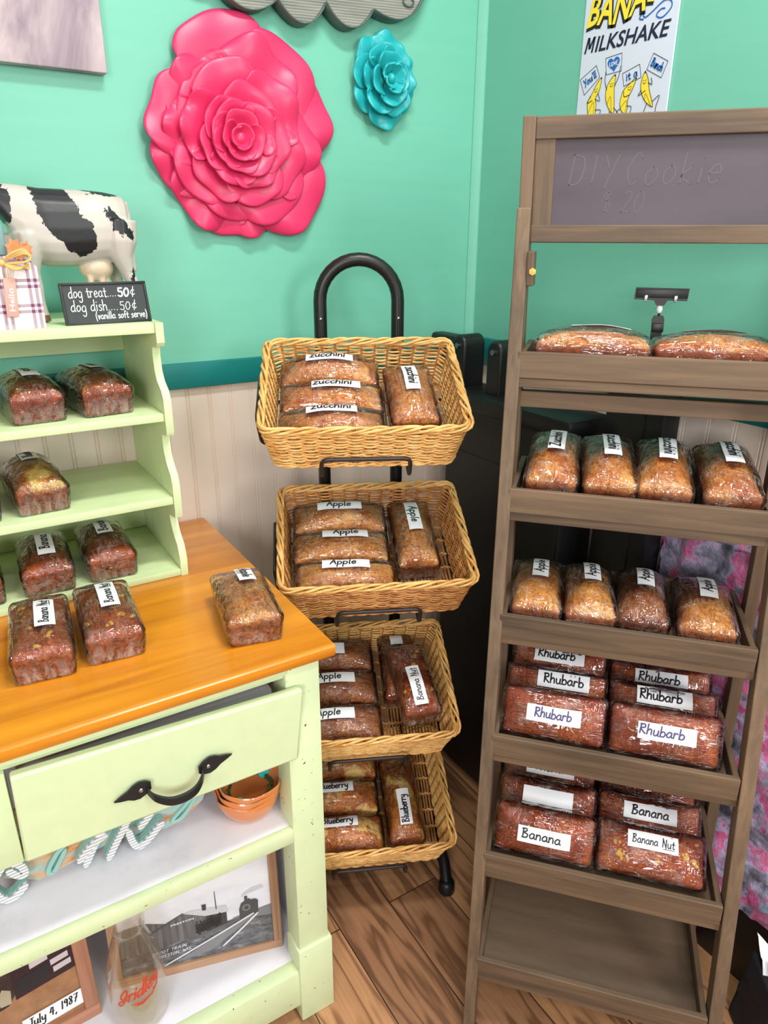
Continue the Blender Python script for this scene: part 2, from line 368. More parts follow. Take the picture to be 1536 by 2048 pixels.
# ------------------------------------------------------------------ handwriting: stroke font
_b = [(.75, .85), (.4, 1), (.05, .55), (.12, .1), (.4, 0), (.7, .3), (.75, .9)]
G = {'a': (.95, [_b, [(.75, .9), (.75, .25), (.92, 0)]]),
 'b': (.85, [[(.05, 1.9), (.05, 0)], [(.05, .6), (.4, 1), (.78, .6), (.62, .08), (.3, 0), (.05, .2)]]),
 'c': (.8, [[(.7, .85), (.4, 1), (.05, .55), (.2, .06), (.45, 0), (.72, .18)]]),
 'd': (.95, [_b, [(.77, 1.9), (.75, .2), (.85, 0)]]),
 'e': (.85, [[(.08, .5), (.7, .6), (.6, .95), (.35, 1), (.05, .55), (.2, .05), (.45, 0), (.75, .2)]]),
 'f': (.6, [[(.62, 1.7), (.42, 1.9), (.25, 1.6), (.25, 0)], [(0, .95), (.55, .95)]]),
 'g': (.9, [_b, [(.75, .9), (.72, -.5), (.4, -.85), (.08, -.6)]]),
 'h': (.85, [[(.05, 1.9), (.05, 0)], [(.05, .55), (.35, 1), (.65, .85), (.7, 0)]]),
 'i': (.35, [[(.12, 1), (.12, 0)], [(.12, 1.42), (.13, 1.5)]]),
 'k': (.8, [[(.05, 1.9), (.05, 0)], [(.6, 1), (.05, .42), (.7, 0)]]),
 'l': (.35, [[(.12, 1.9), (.12, .1), (.24, 0)]]),
 'm': (1.2, [[(.05, 1), (.05, 0)], [(.05, .6), (.32, 1), (.52, .8), (.53, 0)], [(.53, .6), (.8, 1), (1.02, .8), (1.05, 0)]]),
 'n': (.85, [[(.05, 1), (.05, 0)], [(.05, .55), (.38, 1), (.66, .8), (.7, 0)]]),
 'o': (.85, [[(.4, 1), (.05, .6), (.12, .1), (.4, 0), (.72, .4), (.65, .85), (.4, 1)]]),
 'p': (.9, [[(.05, 1), (.05, -.8)], [(.05, .7), (.42, 1), (.78, .55), (.58, .05), (.3, 0), (.05, .25)]]),
 'r': (.7, [[(.05, 1), (.05, 0)], [(.05, .6), (.3, 1), (.6, .9)]]),
 's': (.7, [[(.6, .9), (.3, 1), (.1, .75), (.55, .35), (.4, 0), (.05, .1)]]),
 't': (.65, [[(.3, 1.55), (.3, .15), (.45, 0), (.62, .1)], [(0, 1), (.62, 1)]]),
 'u': (.9, [[(.05, 1), (.1, .2), (.35, 0), (.65, .3), (.72, 1)], [(.72, 1), (.72, .15), (.85, 0)]]),
 'v': (.75, [[(.05, 1), (.35, 0), (.35, 0), (.65, 1)]]),
 'y': (.85, [[(.05, 1), (.1, .4), (.35, .2), (.68, .5)], [(.72, 1), (.7, -.4), (.4, -.85), (.1, -.6)]]),
 'z': (.85, [[(.05, 1), (.68, 1), (.68, 1), (.05, 0), (.05, 0), (.75, 0)]]),
 'A': (1.1, [[(0, 0), (.5, 1.8), (.5, 1.8), (.98, 0)], [(.18, .7), (.82, .7)]]),
 'B': (1.05, [[(.12, 1.8), (.1, 0)], [(-.05, 1.7), (.55, 1.8), (.7, 1.4), (.2, 1.0), (.85, .7), (.7, .08), (.02, 0)]]),
 'R': (1.0, [[(.12, 1.8), (.1, 0)], [(0, 1.7), (.65, 1.75), (.72, 1.2), (.15, .9), (.9, 0)]]),
 'N': (1.05, [[(.05, 0), (.05, 1.8), (.05, 1.8), (.82, 0), (.82, 0), (.82, 1.8)]]),
 'J': (.85, [[(.2, 1.8), (.85, 1.8)], [(.55, 1.8), (.5, .3), (.2, 0), (0, .3)]]),
 'Z': (1.05, [[(.05, 1.75), (.85, 1.75), (.85, 1.75), (.05, 0), (.05, 0), (.9, 0)]]),
 'G': (1.35, [[(1.1, 1.5), (.8, 1.85), (.35, 1.4), (.3, .7), (.7, .5), (1.05, 1.0), (1.1, 1.3), (1.0, .2), (.5, -.5), (.05, -.3), (.3, .1), (1.2, .3)]]),
 'D': (1.1, [[(.1, 1.8), (.1, 0)], [(.0, 1.8), (.7, 1.6), (.85, .8), (.6, .1), (.0, 0)]]),
 'I': (.5, [[(.2, 1.8), (.2, 0)]]), 'Y': (1.0, [[(0, 1.8), (.42, .9)], [(.9, 1.8), (.3, -.3)]]),
 'C': (1.0, [[(.85, 1.5), (.5, 1.8), (.08, .9), (.4, 0), (.85, .25)]]),
 'K': (.95, [[(.1, 1.8), (.1, 0)], [(.8, 1.8), (.12, .85), (.12, .85), (.85, 0)]]),
 'E': (.85, [[(.7, 1.8), (.1, 1.8), (.1, 1.8), (.1, 0), (.1, 0), (.7, 0)], [(.1, .95), (.55, .95)]]),
 'F': (.8, [[(.7, 1.8), (.1, 1.8), (.1, 1.8), (.1, 0)], [(.1, .95), (.55, .95)]]),
 'P': (.85, [[(.1, 1.8), (.1, 0)], [(.1, 1.8), (.7, 1.65), (.65, 1.0), (.1, .85)]]),
 'S': (.85, [[(.75, 1.55), (.4, 1.8), (.1, 1.4), (.7, .6), (.4, 0), (.05, .25)]]),
 'T': (.9, [[(0, 1.8), (.85, 1.8)], [(.42, 1.8), (.42, 0)]]),
 'O': (1.1, [[(.5, 1.8), (.05, 1.1), (.2, .2), (.5, 0), (.9, .7), (.8, 1.5), (.5, 1.8)]]),
 'W': (1.3, [[(0, 1.8), (.3, 0), (.3, 0), (.6, 1.3), (.6, 1.3), (.9, 0), (.9, 0), (1.2, 1.8)]]),
 'U': (1.0, [[(.05, 1.8), (.1, .3), (.45, 0), (.8, .4), (.85, 1.8)]]),
 'L': (.8, [[(.1, 1.8), (.1, 0), (.1, 0), (.7, 0)]]), 'V': (1.0, [[(0, 1.8), (.45, 0), (.45, 0), (.9, 1.8)]]),
 '0': (.95, [[(.4, 1.7), (.05, 1.0), (.15, .1), (.45, 0), (.8, .7), (.7, 1.5), (.4, 1.7)]]),
 '1': (.45, [[(.2, 1.7), (.2, 0)]]), '2': (.9, [[(.08, 1.4), (.4, 1.75), (.72, 1.3), (.05, 0), (.05, 0), (.8, 0)]]),
 '4': (.95, [[(.3, 1.7), (.05, .7), (.05, .7), (.8, .75)], [(.62, 1.6), (.58, 0)]]),
 '5': (.9, [[(.75, 1.75), (.2, 1.75), (.2, 1.75), (.15, 1.05), (.65, 1.0), (.7, .25), (.35, 0), (.05, .2)]]),
 '7': (.85, [[(.05, 1.7), (.75, 1.7), (.75, 1.7), (.3, 0)], [(.25, .9), (.72, .9)]]),
 '8': (.9, [[(.65, 1.5), (.35, 1.75), (.12, 1.4), (.6, .7), (.6, .15), (.3, 0), (.1, .4), (.6, 1.1), (.65, 1.5)]]),
 '9': (.85, [[(.65, 1.4), (.35, 1.7), (.08, 1.25), (.4, .9), (.66, 1.4), (.6, 0)]]),
 '¢': (.8, [[(.65, .95), (.35, 1.1), (.05, .6), (.2, .15), (.45, .1), (.68, .3)], [(.55, 1.7), (.25, -.3)]]),
 '$': (.9, [[(.75, 1.45), (.4, 1.7), (.1, 1.35), (.7, .6), (.4, .05), (.05, .3)], [(.45, 2.0), (.35, -.3)]]),
 '.': (.4, [[(.15, .05), (.17, .1)]]), ',': (.4, [[(.2, .1), (.1, -.3)]]), '\'': (.3, [[(.15, 1.9), (.1, 1.5)]]),
 '(': (.5, [[(.4, 2.0), (.1, .8), (.35, -.5)]]), ')': (.5, [[(.1, 2.0), (.4, .8), (.15, -.5)]]), '-': (.7, [[(.1, .8), (.6, .8)]]),
 ' ': (.6, [])}
def strokes(text, slant=.08, wob=.05, seed=0, tracking=.14):
    rnd = random.Random(seed); x = 0; out = []
    for ch in text:
        wd, st = G[ch]; dy = rnd.uniform(-wob, wob)
        for s in st: out.append([(x+a+slant*b, b+dy) for a, b in s])
        x += wd+tracking
    return out, x-tracking
def ribbon(mb, pts, hw, f):
    """flat pen stroke of half width hw through 2-D points, laid on the surface f(x,y)"""
    P = catmull([Vector((a, b, 0)) for a, b in pts], 4)
    L = []
    for i, p in enumerate(P):
        d = P[min(i+1, len(P)-1)]-P[max(i-1, 0)]
        if d.length < 1e-9: d = Vector((1, 0, 0))
        d.normalize(); nn = Vector((-d.y, d.x, 0))*hw
        L.append((p+nn, p-nn))
    vs = []; fs = []
    for a, b in L: vs += [f(a.x, a.y), f(b.x, b.y)]
    for i in range(len(L)-1): fs.append((2*i, 2*i+1, 2*i+3, 2*i+2))
    mb.add(vs, fs)
    for p in (P[0], P[-1]):
        mb.add([f(p.x+hw*cos(2*PI*k/8), p.y+hw*sin(2*PI*k/8)) for k in range(8)], [tuple(range(8))])
def write(mb, text, f, x0, y0, height, width=None, hw=.06, slant=.08, seed=0, anchor='c', wob=.05, tracking=.14):
    """height = x-height; width squeezes the line to fit"""
    st, wd = strokes(text, slant, wob, seed, tracking)
    sx = height if width is None else min(height*1.25, width/wd)
    ox = x0-(wd*sx/2 if anchor == 'c' else 0)
    for s in st: ribbon(mb, [(ox+a*sx, y0+b*height) for a, b in s], hw*height, f)
def font_mesh(mb, text, f, x0, y0, cap, width, shear=0, bold=0):
    """printed capitals from the built-in font, mapped through f"""
    cu = bpy.data.curves.new('printing', 'FONT'); cu.body = text; cu.shear = shear; cu.offset = bold; cu.resolution_u = 3
    o = bpy.data.objects.new('printing', cu); COL.objects.link(o)
    dg = bpy.context.evaluated_depsgraph_get(); me = bpy.data.meshes.new_from_object(o.evaluated_get(dg))
    xs = [v.co.x for v in me.vertices]; ys = [v.co.y for v in me.vertices]
    a, b, c = min(xs), max(xs), .73
    sx = width/(b-a); sy = cap/c
    mb.add([f(x0+(v.co.x-a)*sx, y0+v.co.y*sy) for v in me.vertices], [list(p.vertices) for p in me.polygons])
    bpy.data.objects.remove(o); bpy.data.curves.remove(cu); bpy.data.meshes.remove(me)

# ------------------------------------------------------------------ room shell
YW, XR = 1.368, 1.0888
m = MB(); m.box(-2.2, 2.0, -2.4, 1.5, -.05, 0); struct('floor', m, M['floor'], smooth=False)
m = MB(); m.box(-2.2, XR+.1, YW, YW+.1, 1.076, 2.7); struct('wall_left', m, M['mint'], smooth=False)
m = MB(); m.box(XR, XR+.1, -2.4, YW+.1, 1.087, 2.7); struct('wall_right', m, M['mint'], smooth=False)
def beads(mb, a0, a1, start, pitch, f, z0, z1):
    """tongue and groove panelling: a profile with double grooves swept from z0 to z1"""
    prof = [(a0, 0)]
    a = start
    while a < a1-.01:
        if a > a0+.01:
            for da, dp in ((-.005, 0), (-.0035, .0022), (-.002, 0), (.0005, 0), (.002, .0022), (.0035, 0)): prof.append((a+da, dp))
        a += pitch
    prof.append((a1, 0))
    n = len(prof); vs = [f(a, d, z) for z in (z0, z1) for a, d in prof]
    mb.add(vs, [(i, i+1, n+i+1, n+i) for i in range(n-1)])
m = MB(); beads(m, -2.2, XR, .4424-.0442*60, .0442, lambda a, d, z: (a, YW+d, z), 0, 1.03); struct('wall_left_wainscot', m, M['bead'], ang=20)
m = MB(); beads(m, -2.4, YW, .6588-.0485*62, .0485, lambda a, d, z: (XR+d, a, z), 0, 1.03); struct('wall_right_wainscot', m, M['bead'], ang=20)
m = MB(); m.box(-2.2, XR, YW-.012, YW+.02, 1.029, 1.077, .002); struct('trim_1', m, M['teal'])
m = MB(); m.box(XR-.012, XR+.02, -2.4, YW-.012, 1.026, 1.088, .002); struct('trim_2', m, M['teal'])
# corner batten between the two painted walls
m = MB()
m.prism([(XR-.016, YW+.01), (XR-.016, YW-.003), (XR-.012, YW-.008), (XR-.006, YW-.014), (XR-.003, YW-.017), (XR+.01, YW-.017), (XR+.01, YW+.01)], lambda a, b: (a, b, 1.09), lambda a, b: (a, b, 2.7))
struct('trim_3', m, M['mint'])
m = MB(); m.box(-2.2, XR, YW-.012, YW+.01, 0, .09, .003); struct('baseboard_left', m, M['bead'])
# painted stone-textured wall panel along the right wall
t = NT('painted_faux_stone')
v = t.obj((1, 1, 1), rnd=False)
n1 = t.noise(v, 11, 5, .6, .3); n2 = t.noise(v, 26, 6, .7)
c = t.ramp(n1, [(.37, (66, 70, 82)), (.43, (140, 140, 168)), (.475, (196, 178, 220)), (.505, (232, 92, 158)), (.55, (240, 116, 176)), (.585, (156, 150, 182)), (.63, (76, 78, 92))], 'LINEAR')
c2 = t.ramp(n2, [(.36, (44, 42, 52)), (.5, (150, 146, 164)), (.66, (206, 196, 214))]); c = t.mix(.25, c, c2)
tl = t.ramp(t.noise(t.obj((5, 5, 5), (1, 2, 0), rnd=False), 1, 4, .6), bw(.62, .72)); c = t.mix(t.math('MULTIPLY', tl, .7), c, (60, 140, 150))
M['stone'] = t.fin(c, .38, t.bump(n2, .9, .008))
m = MB()
def stone(u, v_):
    y = .735-u*2.0; z = .165+v_*.665
    row = z-.165
    seam = min(abs(row-.17), abs(row-.38), abs(row-.56)); col = abs(((y+.14*(int(row > .17)+2*int(row > .38)))/.31) % 1-.5)
    d = .018*noise.noise(Vector((y*14, z*14, 1.7)))+.010*noise.noise(Vector((y*45, z*45, 4)))+.005*noise.noise(Vector((y*110, z*110, 7)))
    g = max(0, 1-seam/.011)
    return (XR-.040-d*(1-g)+.016*g, y+(.012*noise.noise(Vector((z*18, 2, 0))) if u < .001 else 0), z)
m.grid(stone, 220, 90)
e = MB(); e.v = m.v; 
st = m.build('stone_panel', M['stone'], ang=180)
b = MB(); b.box(XR-.035, XR, -1.27, .733, .165, .83)
struct('wall_right_stone_backing', b, M['stone'], smooth=False)
tag(st, kind='structure'); st.name = 'wall_right_stone'
b = MB(); b.box(XR-.03, XR, -2.0, .86, 0, .16, .003); struct('baseboard_right', b, M['blackplastic'])

# ------------------------------------------------------------------ wrapped loaves
LL, LWD, LHS, LDM = .17, .079, .043, .017
def boxgrid(nx, ny, nz, f):
    """closed surface of a subdivided unit cube mapped by f(a,b,c), a,b,c in -1..1"""
    idx = {}; vs = []; fs = []
    def V(i, j, k):
        if (i, j, k) not in idx:
            idx[(i, j, k)] = len(vs); vs.append(f(2*i/nx-1, 2*j/ny-1, 2*k/nz-1))
        return idx[(i, j, k)]
    for i in range(nx):
        for j in range(ny):
            fs.append((V(i, j, 0), V(i, j+1, 0), V(i+1, j+1, 0), V(i+1, j, 0))); fs.append((V(i, j, nz), V(i+1, j, nz), V(i+1, j+1, nz), V(i, j+1, nz)))
    for i in range(nx):
        for k in range(nz):
            fs.append((V(i, 0, k), V(i+1, 0, k), V(i+1, 0, k+1), V(i, 0, k+1))); fs.append((V(i, ny, k), V(i, ny, k+1), V(i+1, ny, k+1), V(i+1, ny, k)))
    for j in range(ny):
        for k in range(nz):
            fs.append((V(0, j, k), V(0, j, k+1), V(0, j+1, k+1), V(0, j+1, k))); fs.append((V(nx, j, k), V(nx, j+1, k), V(nx, j+1, k+1), V(nx, j, k+1)))
    return vs, fs
def sstep(x, a, b):
    x = max(0, min(1, (x-a)/(b-a))); return x*x*(3-2*x)
def loaf_map(L, W, Hs, dome, e1, e2, r, grow=0):
    hx, hy = L/2+grow, W/2+grow
    def f(a, b, c):
        z0 = (c+1)/2*(Hs+grow)
        p = Vector((a*hx, b*hy, z0))
        q = Vector((max(-hx+r, min(hx-r, p.x)), max(-hy+r, min(hy-r, p.y)), max(r*.6, min(Hs+grow-r, p.z))))
        d = p-q
        if d.length > 1e-9: p = q+d.normalized()*min(r, d.length if d.length < r else r)
        k = 1-.085*(1-max(0, p.z)/Hs)
        z = p.z+sstep(p.z/Hs, .55, 1.0)*dome*(1-abs(a)**e1)*(1-abs(b)**e2)
        return Vector((p.x*k, p.y*k, z))
    return f
LABELS = {}
def make_loaf(M4, kind, text, label, seed, flip=False, L=LL, W=LWD, lx=0, ly=0, lrot=0, group=None, ink='ink', nuts=0, dome=LDM, lab_l=.084, blank=False, dark=False, hs=LHS, crack=True):
    rnd = random.Random(seed)
    t = thing('bread_loaf', label, 'bread loaf', M4, group)
    ds = dome*rnd.uniform(.85, 1.2); off = Vector((seed*3.17, seed*1.3, seed*.7))
    f = loaf_map(L, W, hs, ds, 2.0, 2.0, .011)
    def fb(a, b, c):
        p = f(a, b, c)
        k = sstep(p.z, .03, .05)
        n = noise.noise(p*38+off)*.0012+noise.noise(p*110+off)*.0006+.0014*noise.noise(p*16+off)*k-.0008
        if crack: n -= k*.004*max(0, 1-abs(p.y-.006*noise.noise(Vector((p.x*40, seed, 0))))/.006)*max(0, 1-(abs(p.x)/(L*.36))**4)*abs(noise.noise(Vector((p.x*22, seed*2.1, 3))))*2
        p.z += n*(.3+k); p.y *= 1+n*4; p.x *= 1+n*2
        p.z = max(0.0005, p.z)
        return p
    mb = MB(); mb.add(*boxgrid(36, 18, 10, fb)); mb.build('bread', BR['appledark' if dark else kind], t, ang=180)
    if nuts:
        nb = MB()
        for i in range(nuts):
            x = rnd.choice([-1, 1])*rnd.uniform(.28, .9)*L/2*.9 if rnd.random() < .75 else rnd.uniform(-.4, .4)*L; y = rnd.uniform(-.36, .36)*W
            if abs(x) > L*.44: x *= .8
            z = hs+ds*(1-abs(2*x/L)**2)*(1-abs(2*y/W)**2)
            ca = Matrix.Rotation(rnd.uniform(0, PI), 3, 'Z'); s = rnd.uniform(.8, 1.4)
            for k in range(rnd.choice([1, 2, 3])):
                nb.ell((x+rnd.uniform(-.005, .005), y+rnd.uniform(-.004, .004), z-.0008), (.0048*s*rnd.uniform(.6, 1), .0028*s, .0024), 7, 5, ca @ Matrix.Rotation(rnd.uniform(-.6, .6), 3, 'Z'))
        nb.build('walnut_topping', M['nut'], t)
    fw_ = loaf_map(L, W, hs, ds*1.0, 2.9, 2.7, .009, .0028)
    def fwr(a, b, c):
        p = fw_(a, b, c)
        fan = math.atan2(p.y, abs(p.x)-L*.2)
        rid = noise.noise(Vector((fan*9, p.z*30, seed)))+.6*noise.noise(Vector((p.x*60+p.y*90, p.y*30, seed+p.z*80)))
        s = .0006*rid+.0006*noise.noise(p*55+off)
        dirv = Vector((a, b, c)); dirv.normalize()
        p += dirv*s
        p.z = max(.0002, p.z)
        return p
    mb = MB(); mb.add(*boxgrid(48, 26, 14, fwr)); mb.build('plastic_wrap', M['wrap'], t, ang=180)
    # paper label on the film, bent over the dome
    lh = .0255; cr, sr = cos(R_(lrot)), sin(R_(lrot))
    def top(x, y, o):
        X = lx+(x*cr-y*sr)*(-1 if flip else 1); Y = ly+(x*sr+y*cr)*(-1 if flip else 1)
        a, b = max(-1, min(1, 2*X/L)), max(-1, min(1, 2*Y/W))
        z = hs+.0028+ds*(1-abs(a)**2.9)*(1-abs(b)**2.7)
        return Vector((X, Y, z+.0022+o+.0007*sin(X*90+seed)))
    mb = MB(); mb.grid(lambda u, v: top((u-.5)*lab_l, (v-.5)*lh, 0), 14, 5)
    k0 = len(mb.v); mb.grid(lambda u, v: top((u-.5)*lab_l, (v-.5)*lh, -.0004), 14, 5)
    lab = mb.build('paper_label', M['white'], t, fix=False, ang=180)
    if text and not blank:
        mb = MB(); sd = seed % 5
        if text == 'Banana Nut':
            write(mb, 'Banana', lambda x, y: top(x, y, .0005), -lab_l*.16, -.0048, .0066, lab_l*.5, .12, .12, sd)
            write(mb, 'Nut', lambda x, y: top(x, y, .0005), lab_l*.3, -.0048, .0066, lab_l*.24, .12, .12, sd)
            ribbon(mb, [(lab_l*.2, -.0078), (lab_l*.42, -.0072)], .0005, lambda x, y: top(x, y, .0005))
        else:
            xh = .0088 if text in ('zucchini', 'Zucchini') else .0078
            write(mb, text, lambda x, y: top(x, y, .0005), rnd.uniform(-.1, .02)*lab_l, -xh*.62, xh, lab_l*rnd.uniform(.66, .8), .15, rnd.uniform(.0, .15), sd)
        mb.build('handwriting', M[ink], lab, fix=False, smooth=False)
    return t
SEED = [100]
def loaf(M4, kind, text, label, **kw):
    SEED[0] += 7
    return make_loaf(M4, kind, text, label, SEED[0], **kw)

# ------------------------------------------------------------------ cabinet with orange pine top
CX0, CX1, CY0, CY1 = -.46, .388, .80, 1.352
cab = thing('sideboard', 'lime green painted sideboard with a varnished orange pine top and open shelves', 'sideboard', T(0, 1.08, 0))
ci = Matrix.Translation((0, -1.08, 0))
class CB(MB):
    def build(s, name, mat, parent=None, **k):
        s.v = [ci @ q for q in s.v]; return MB.build(s, name, mat, parent, **k)
def cbx(name, mat, *b, bev=.002, parent=cab, kind=None):
    q = CB(); q.box(*b, bev=bev); return q.build(name, mat, parent)
# top: edge with a rounded nosing, two boards
q = CB()
prof = [(.7775, .752), (.778, .757), (.781, .7597), (.786, .760), (1.0995, .760), (1.1, .7594), (1.1005, .760), (1.356, .760), (1.36, .758), (1.36, .738), (.79, .738), (.781, .741), (.7782, .746)]
q.prism(prof, lambda a, b: (-.47, a, b), lambda a, b: (.4035, a, b))
q.build('wooden_top', M['pine'], cab, ang=40)
for x0, x1, y0, y1 in ((.333, CX1, CY0, CY0+.05), (CX0, CX0+.055, CY0, CY0+.05), (.338, CX1, CY1-.05, CY1), (CX0, CX0+.055, CY1-.05, CY1)):
    q = CB(); q.box(x0, x1, y0, y1, 0, .7375, .003)
    if y0 == CY0: q.box(x0-.004, x1+.005, y0-.005, y1-.005, 0, .17, .003)
    q.build('leg', M['greenchip'], cab)
cbx('side_panel', M['green'], .368, .384, CY0+.048, CY1-.048, .03, .737)
cbx('side_panel', M['inwhite'], .358, .3675, CY0+.045, CY1-.045, .10, .737, bev=0)
cbx('side_panel', M['green'], CX0+.004, CX0+.02, CY0+.048, CY1-.048, .03, .737)
cbx('back_panel', M['inwhite'], CX0+.05, .358, CY1-.04, CY1-.028, .08, .735, bev=0)
cbx('top_rail', M['green'], CX0+.05, .3345, CY0+.006, CY0+.03, .712, .7378)
cbx('rail_moulding', M['green'], CX0+.05, .3345, CY0-.006, CY0+.004, .724, .7372, bev=.003)
cbx('middle_rail', M['green'], CX0+.05, .3345, CY0+.004, CY0+.03, .572, .590)
cbx('centre_stile', M['green'], -.075, -.0265, CY0-.004, CY0+.04, .578, .715)
cbx('drawer_box', M['inwhite'], -.015, .325, CY0+.035, CY1-.09, .596, .68, bev=0)
sh = cbx('shelf', M['inwhite'], CX0+.03, .352, CY0+.012, CY1-.04, .412, .4348, bev=.001)
cbx('shelf_edge', M['greenchip'], CX0+.055, .3335, CY0-.001, CY0+.0125, .4105, .4355, bev=.0015)
cbx('shelf', M['inwhite'], CX0+.03, .358, CY0+.025, CY1-.04, .098, .1195, bev=.001)
cbx('bottom_rail', M['greenchip'], CX0+.05, .3345, CY0, CY0+.028, .035, .1205, bev=.004)
# drawer, sagging open a little
dr = CB()
f0, f1 = .786, .800
dr.hexa([(-.0255, f0+.004, .581), (.3435, f0+.004, .5765), (.3435, f1, .5765), (-.0255, f1, .581), (-.0215, f0-.006, .717), (.3515, f0-.006, .7015), (.3515, f1-.004, .7015), (-.0215, f1-.004, .717)])
drw = dr.build('drawer', M['green'], cab)
bv = drw.modifiers.new('soft', 'BEVEL'); bv.width = .003; bv.segments = 2
hd = CB()
def dplane(x, z, o): return Vector((x, f0-.001-(z-.575)*.077-o, z))
def leaf(cx, cz, dirx):
    out = []
    for a, b in ((.026, .0035), (.017, .0065), (.010, .0115), (.002, .0135), (-.007, .0105), (-.013, .0055)):
        out.append((a, b))
    pts = [(cx+dirx*.034, cz+.005*dirx)]+[(cx+dirx*a, cz+b+.003*dirx*a/.02) for a, b in out]+[(cx+dirx*a, cz-b+.003*dirx*a/.02) for a, b in reversed(out)]
    return pts
for cx, cz, dx in ((.117, .6362, -1), (.206, .6345, 1)):
    hd.prism(leaf(cx, cz, dx), lambda a, b: dplane(a, b, 0), lambda a, b: dplane(a, b, .003))
path = catmull([dplane(.124, .632, .004), dplane(.131, .6245, .014), dplane(.147, .617, .022), dplane(.165, .6155, .024), dplane(.182, .618, .021), dplane(.193, .624, .013), dplane(.199, .631, .004)], 5)
vs = []; fs = []
for p in path: vs += [p+Vector((0, .002, .0065)), p+Vector((0, -.002, .0055)), p+Vector((0, -.002, -.0055)), p+Vector((0, .002, -.0065))]
for i in range(len(path)-1):
    for k in range(4): fs.append((i*4+k, i*4+(k+1) % 4, i*4+4+(k+1) % 4, i*4+4+k))
hd.add(vs, fs); ho = hd.build('handle', M['iron'], drw, ang=50)
sc_ = CB()
for cx, cz in ((.117, .6362), (.206, .6345)): sc_.ell(dplane(cx, cz, .0035), (.0032, .0015, .0032), 10, 6)
sc_.build('screw', M['steel'], ho)

# ------------------------------------------------------------------ stepped display rack (hutch) on the sideboard
hut = thing('display_rack', 'lime green display rack with scalloped sides standing on the orange sideboard top', 'display rack', T(.1, 1.22, .76))
hi = Matrix.Translation((-.1, -1.22, -.76))
class HB(MB):
    def build(s, name, mat, parent=None, **k):
        s.v = [hi @ q for q in s.v]; return MB.build(s, name, mat, parent, **k)
HY0, HY1 = 1.112, 1.352
pf = [(1.112, .76), (1.110, .793), (1.118, .815), (1.136, .832), (1.145, .850), (1.147, .861), (1.112, .866), (1.108, .878), (1.107, .925), (1.112, .94), (1.128, .955), (1.137, .972), (1.139, .992), (1.137, 1.003), (1.110, 1.007), (1.107, 1.014), (1.106, 1.065), (1.113, 1.078), (1.130, 1.09), (1.139, 1.105), (1.141, 1.128), (1.138, 1.142), (1.112, 1.146), (1.107, 1.152), (1.106, 1.1815)]
for x0, x1 in ((.2835, .2955), (-.30, -.288)):
    q = HB(); q.prism(pf+[(HY1, 1.1815), (HY1, .76)], lambda a, b: (x0, a, b), lambda a, b: (x1, a, b)); q.build('side_panel', M['hutchgreen'], hut, ang=30)
for z, th in ((.7725, .0122), (.9036, .0135), (1.0428, .0132), (1.1815, .0155)):
    q = HB(); q.box(-.288, .2836, HY0-(.0 if z < 1.1 else .002), HY1, z-th, z, .0015); q.build('shelf', M['hutchgreen'], hut)
for z0, z1, yy in ((1.113, 1.166, 1.34), (.773, .868, 1.34)):
    q = HB(); q.box(-.288, .2836, yy, HY1, z0, z1, .001); q.build('back_rail', M['hutchgreen'], hut)
G1 = None
ZS = {'s1': 1.0428, 's2': .9036, 's3': .7725, 't': .76}
def table_loaf(A, B, z, dang, kind, text, label, L=.163, W=.076, **kw):
    """front bottom edge from A to B, long axis running back"""
    mx, my = (A[0]+B[0])/2, (A[1]+B[1])/2
    a = math.degrees(math.atan2(B[1]-A[1], B[0]-A[0]))+dang
    dx, dy = -sin(R_(a)), cos(R_(a))
    return loaf(T(mx+dx*L*.49, my+dy*L*.49, z+.0004, a+90), kind, text, label, L=L, W=W, **kw)
table_loaf((.0088, .8964), (.0727, .8899), .76, 0, 'banana', 'Banana Nut', 'banana nut loaf with walnuts at the left edge of the orange top', nuts=11, group='loaves on the orange top', lx=-.0, lab_l=.078, ly=-.008)
table_loaf((.0953, .8966), (.1674, .8913), .76, 0, 'banana', 'Banana Nut', 'banana nut loaf with walnuts on the orange top, beside the rack front', nuts=11, group='loaves on the orange top', lx=.012, ly=-.004)
table_loaf((.2677, .8389), (.3488, .8298), .76, -4, 'apple', 'Apple', 'golden apple loaf alone at the right end of the orange top', flip=True, group='loaves on the orange top', lx=.038, ly=-.008, lab_l=.058, L=.158, W=.079)
gr = 'loaves on the green display rack'
table_loaf((.0735, 1.135), (.1485, 1.135), ZS['s1'], 4, 'rhubarb', 'Rhubarb', 'rhubarb loaf on the highest loaf shelf of the green rack, at the picture edge', flip=True, group=gr, lx=.01, ly=-.004, L=.155, dark=False)
table_loaf((.1716, 1.138), (.2494, 1.134), ZS['s1'], 9, 'rhubarb', 'Rhubarb', 'rhubarb loaf on the highest loaf shelf, next to the scalloped side panel', flip=True, group=gr, lx=.028, ly=-.008, L=.155)
table_loaf((.0558, 1.134), (.1355, 1.134), ZS['s2'], 3, 'blueberry', 'Blueberry', 'blueberry loaf alone on the middle shelf of the green rack', group=gr, lx=.03, L=.155, dome=.024)
table_loaf((-.035, 1.13), (.030, 1.13), ZS['s2'], 0, 'blueberry', 'Blueberry', 'loaf sliver cut off by the picture edge on the middle rack shelf', group=gr, L=.155, lx=.03)
table_loaf((.0445, 1.126), (.1187, 1.122), ZS['s3'], 0, 'banana', 'Banana', 'banana loaf in the middle of the lowest shelf of the green rack', group=gr, lx=-.008, ly=-.004, L=.155)
table_loaf((.1427, 1.128), (.2171, 1.126), ZS['s3'], 0, 'banana', 'Banana', 'banana loaf at the right end of the lowest green rack shelf', group=gr, lx=.022, ly=-.002, L=.155)
table_loaf((-.055, 1.125), (.0165, 1.125), ZS['s3'], 0, 'banana', 'Banana', 'banana loaf sliver cut off by the picture edge on the lowest rack shelf', group=gr, L=.155)

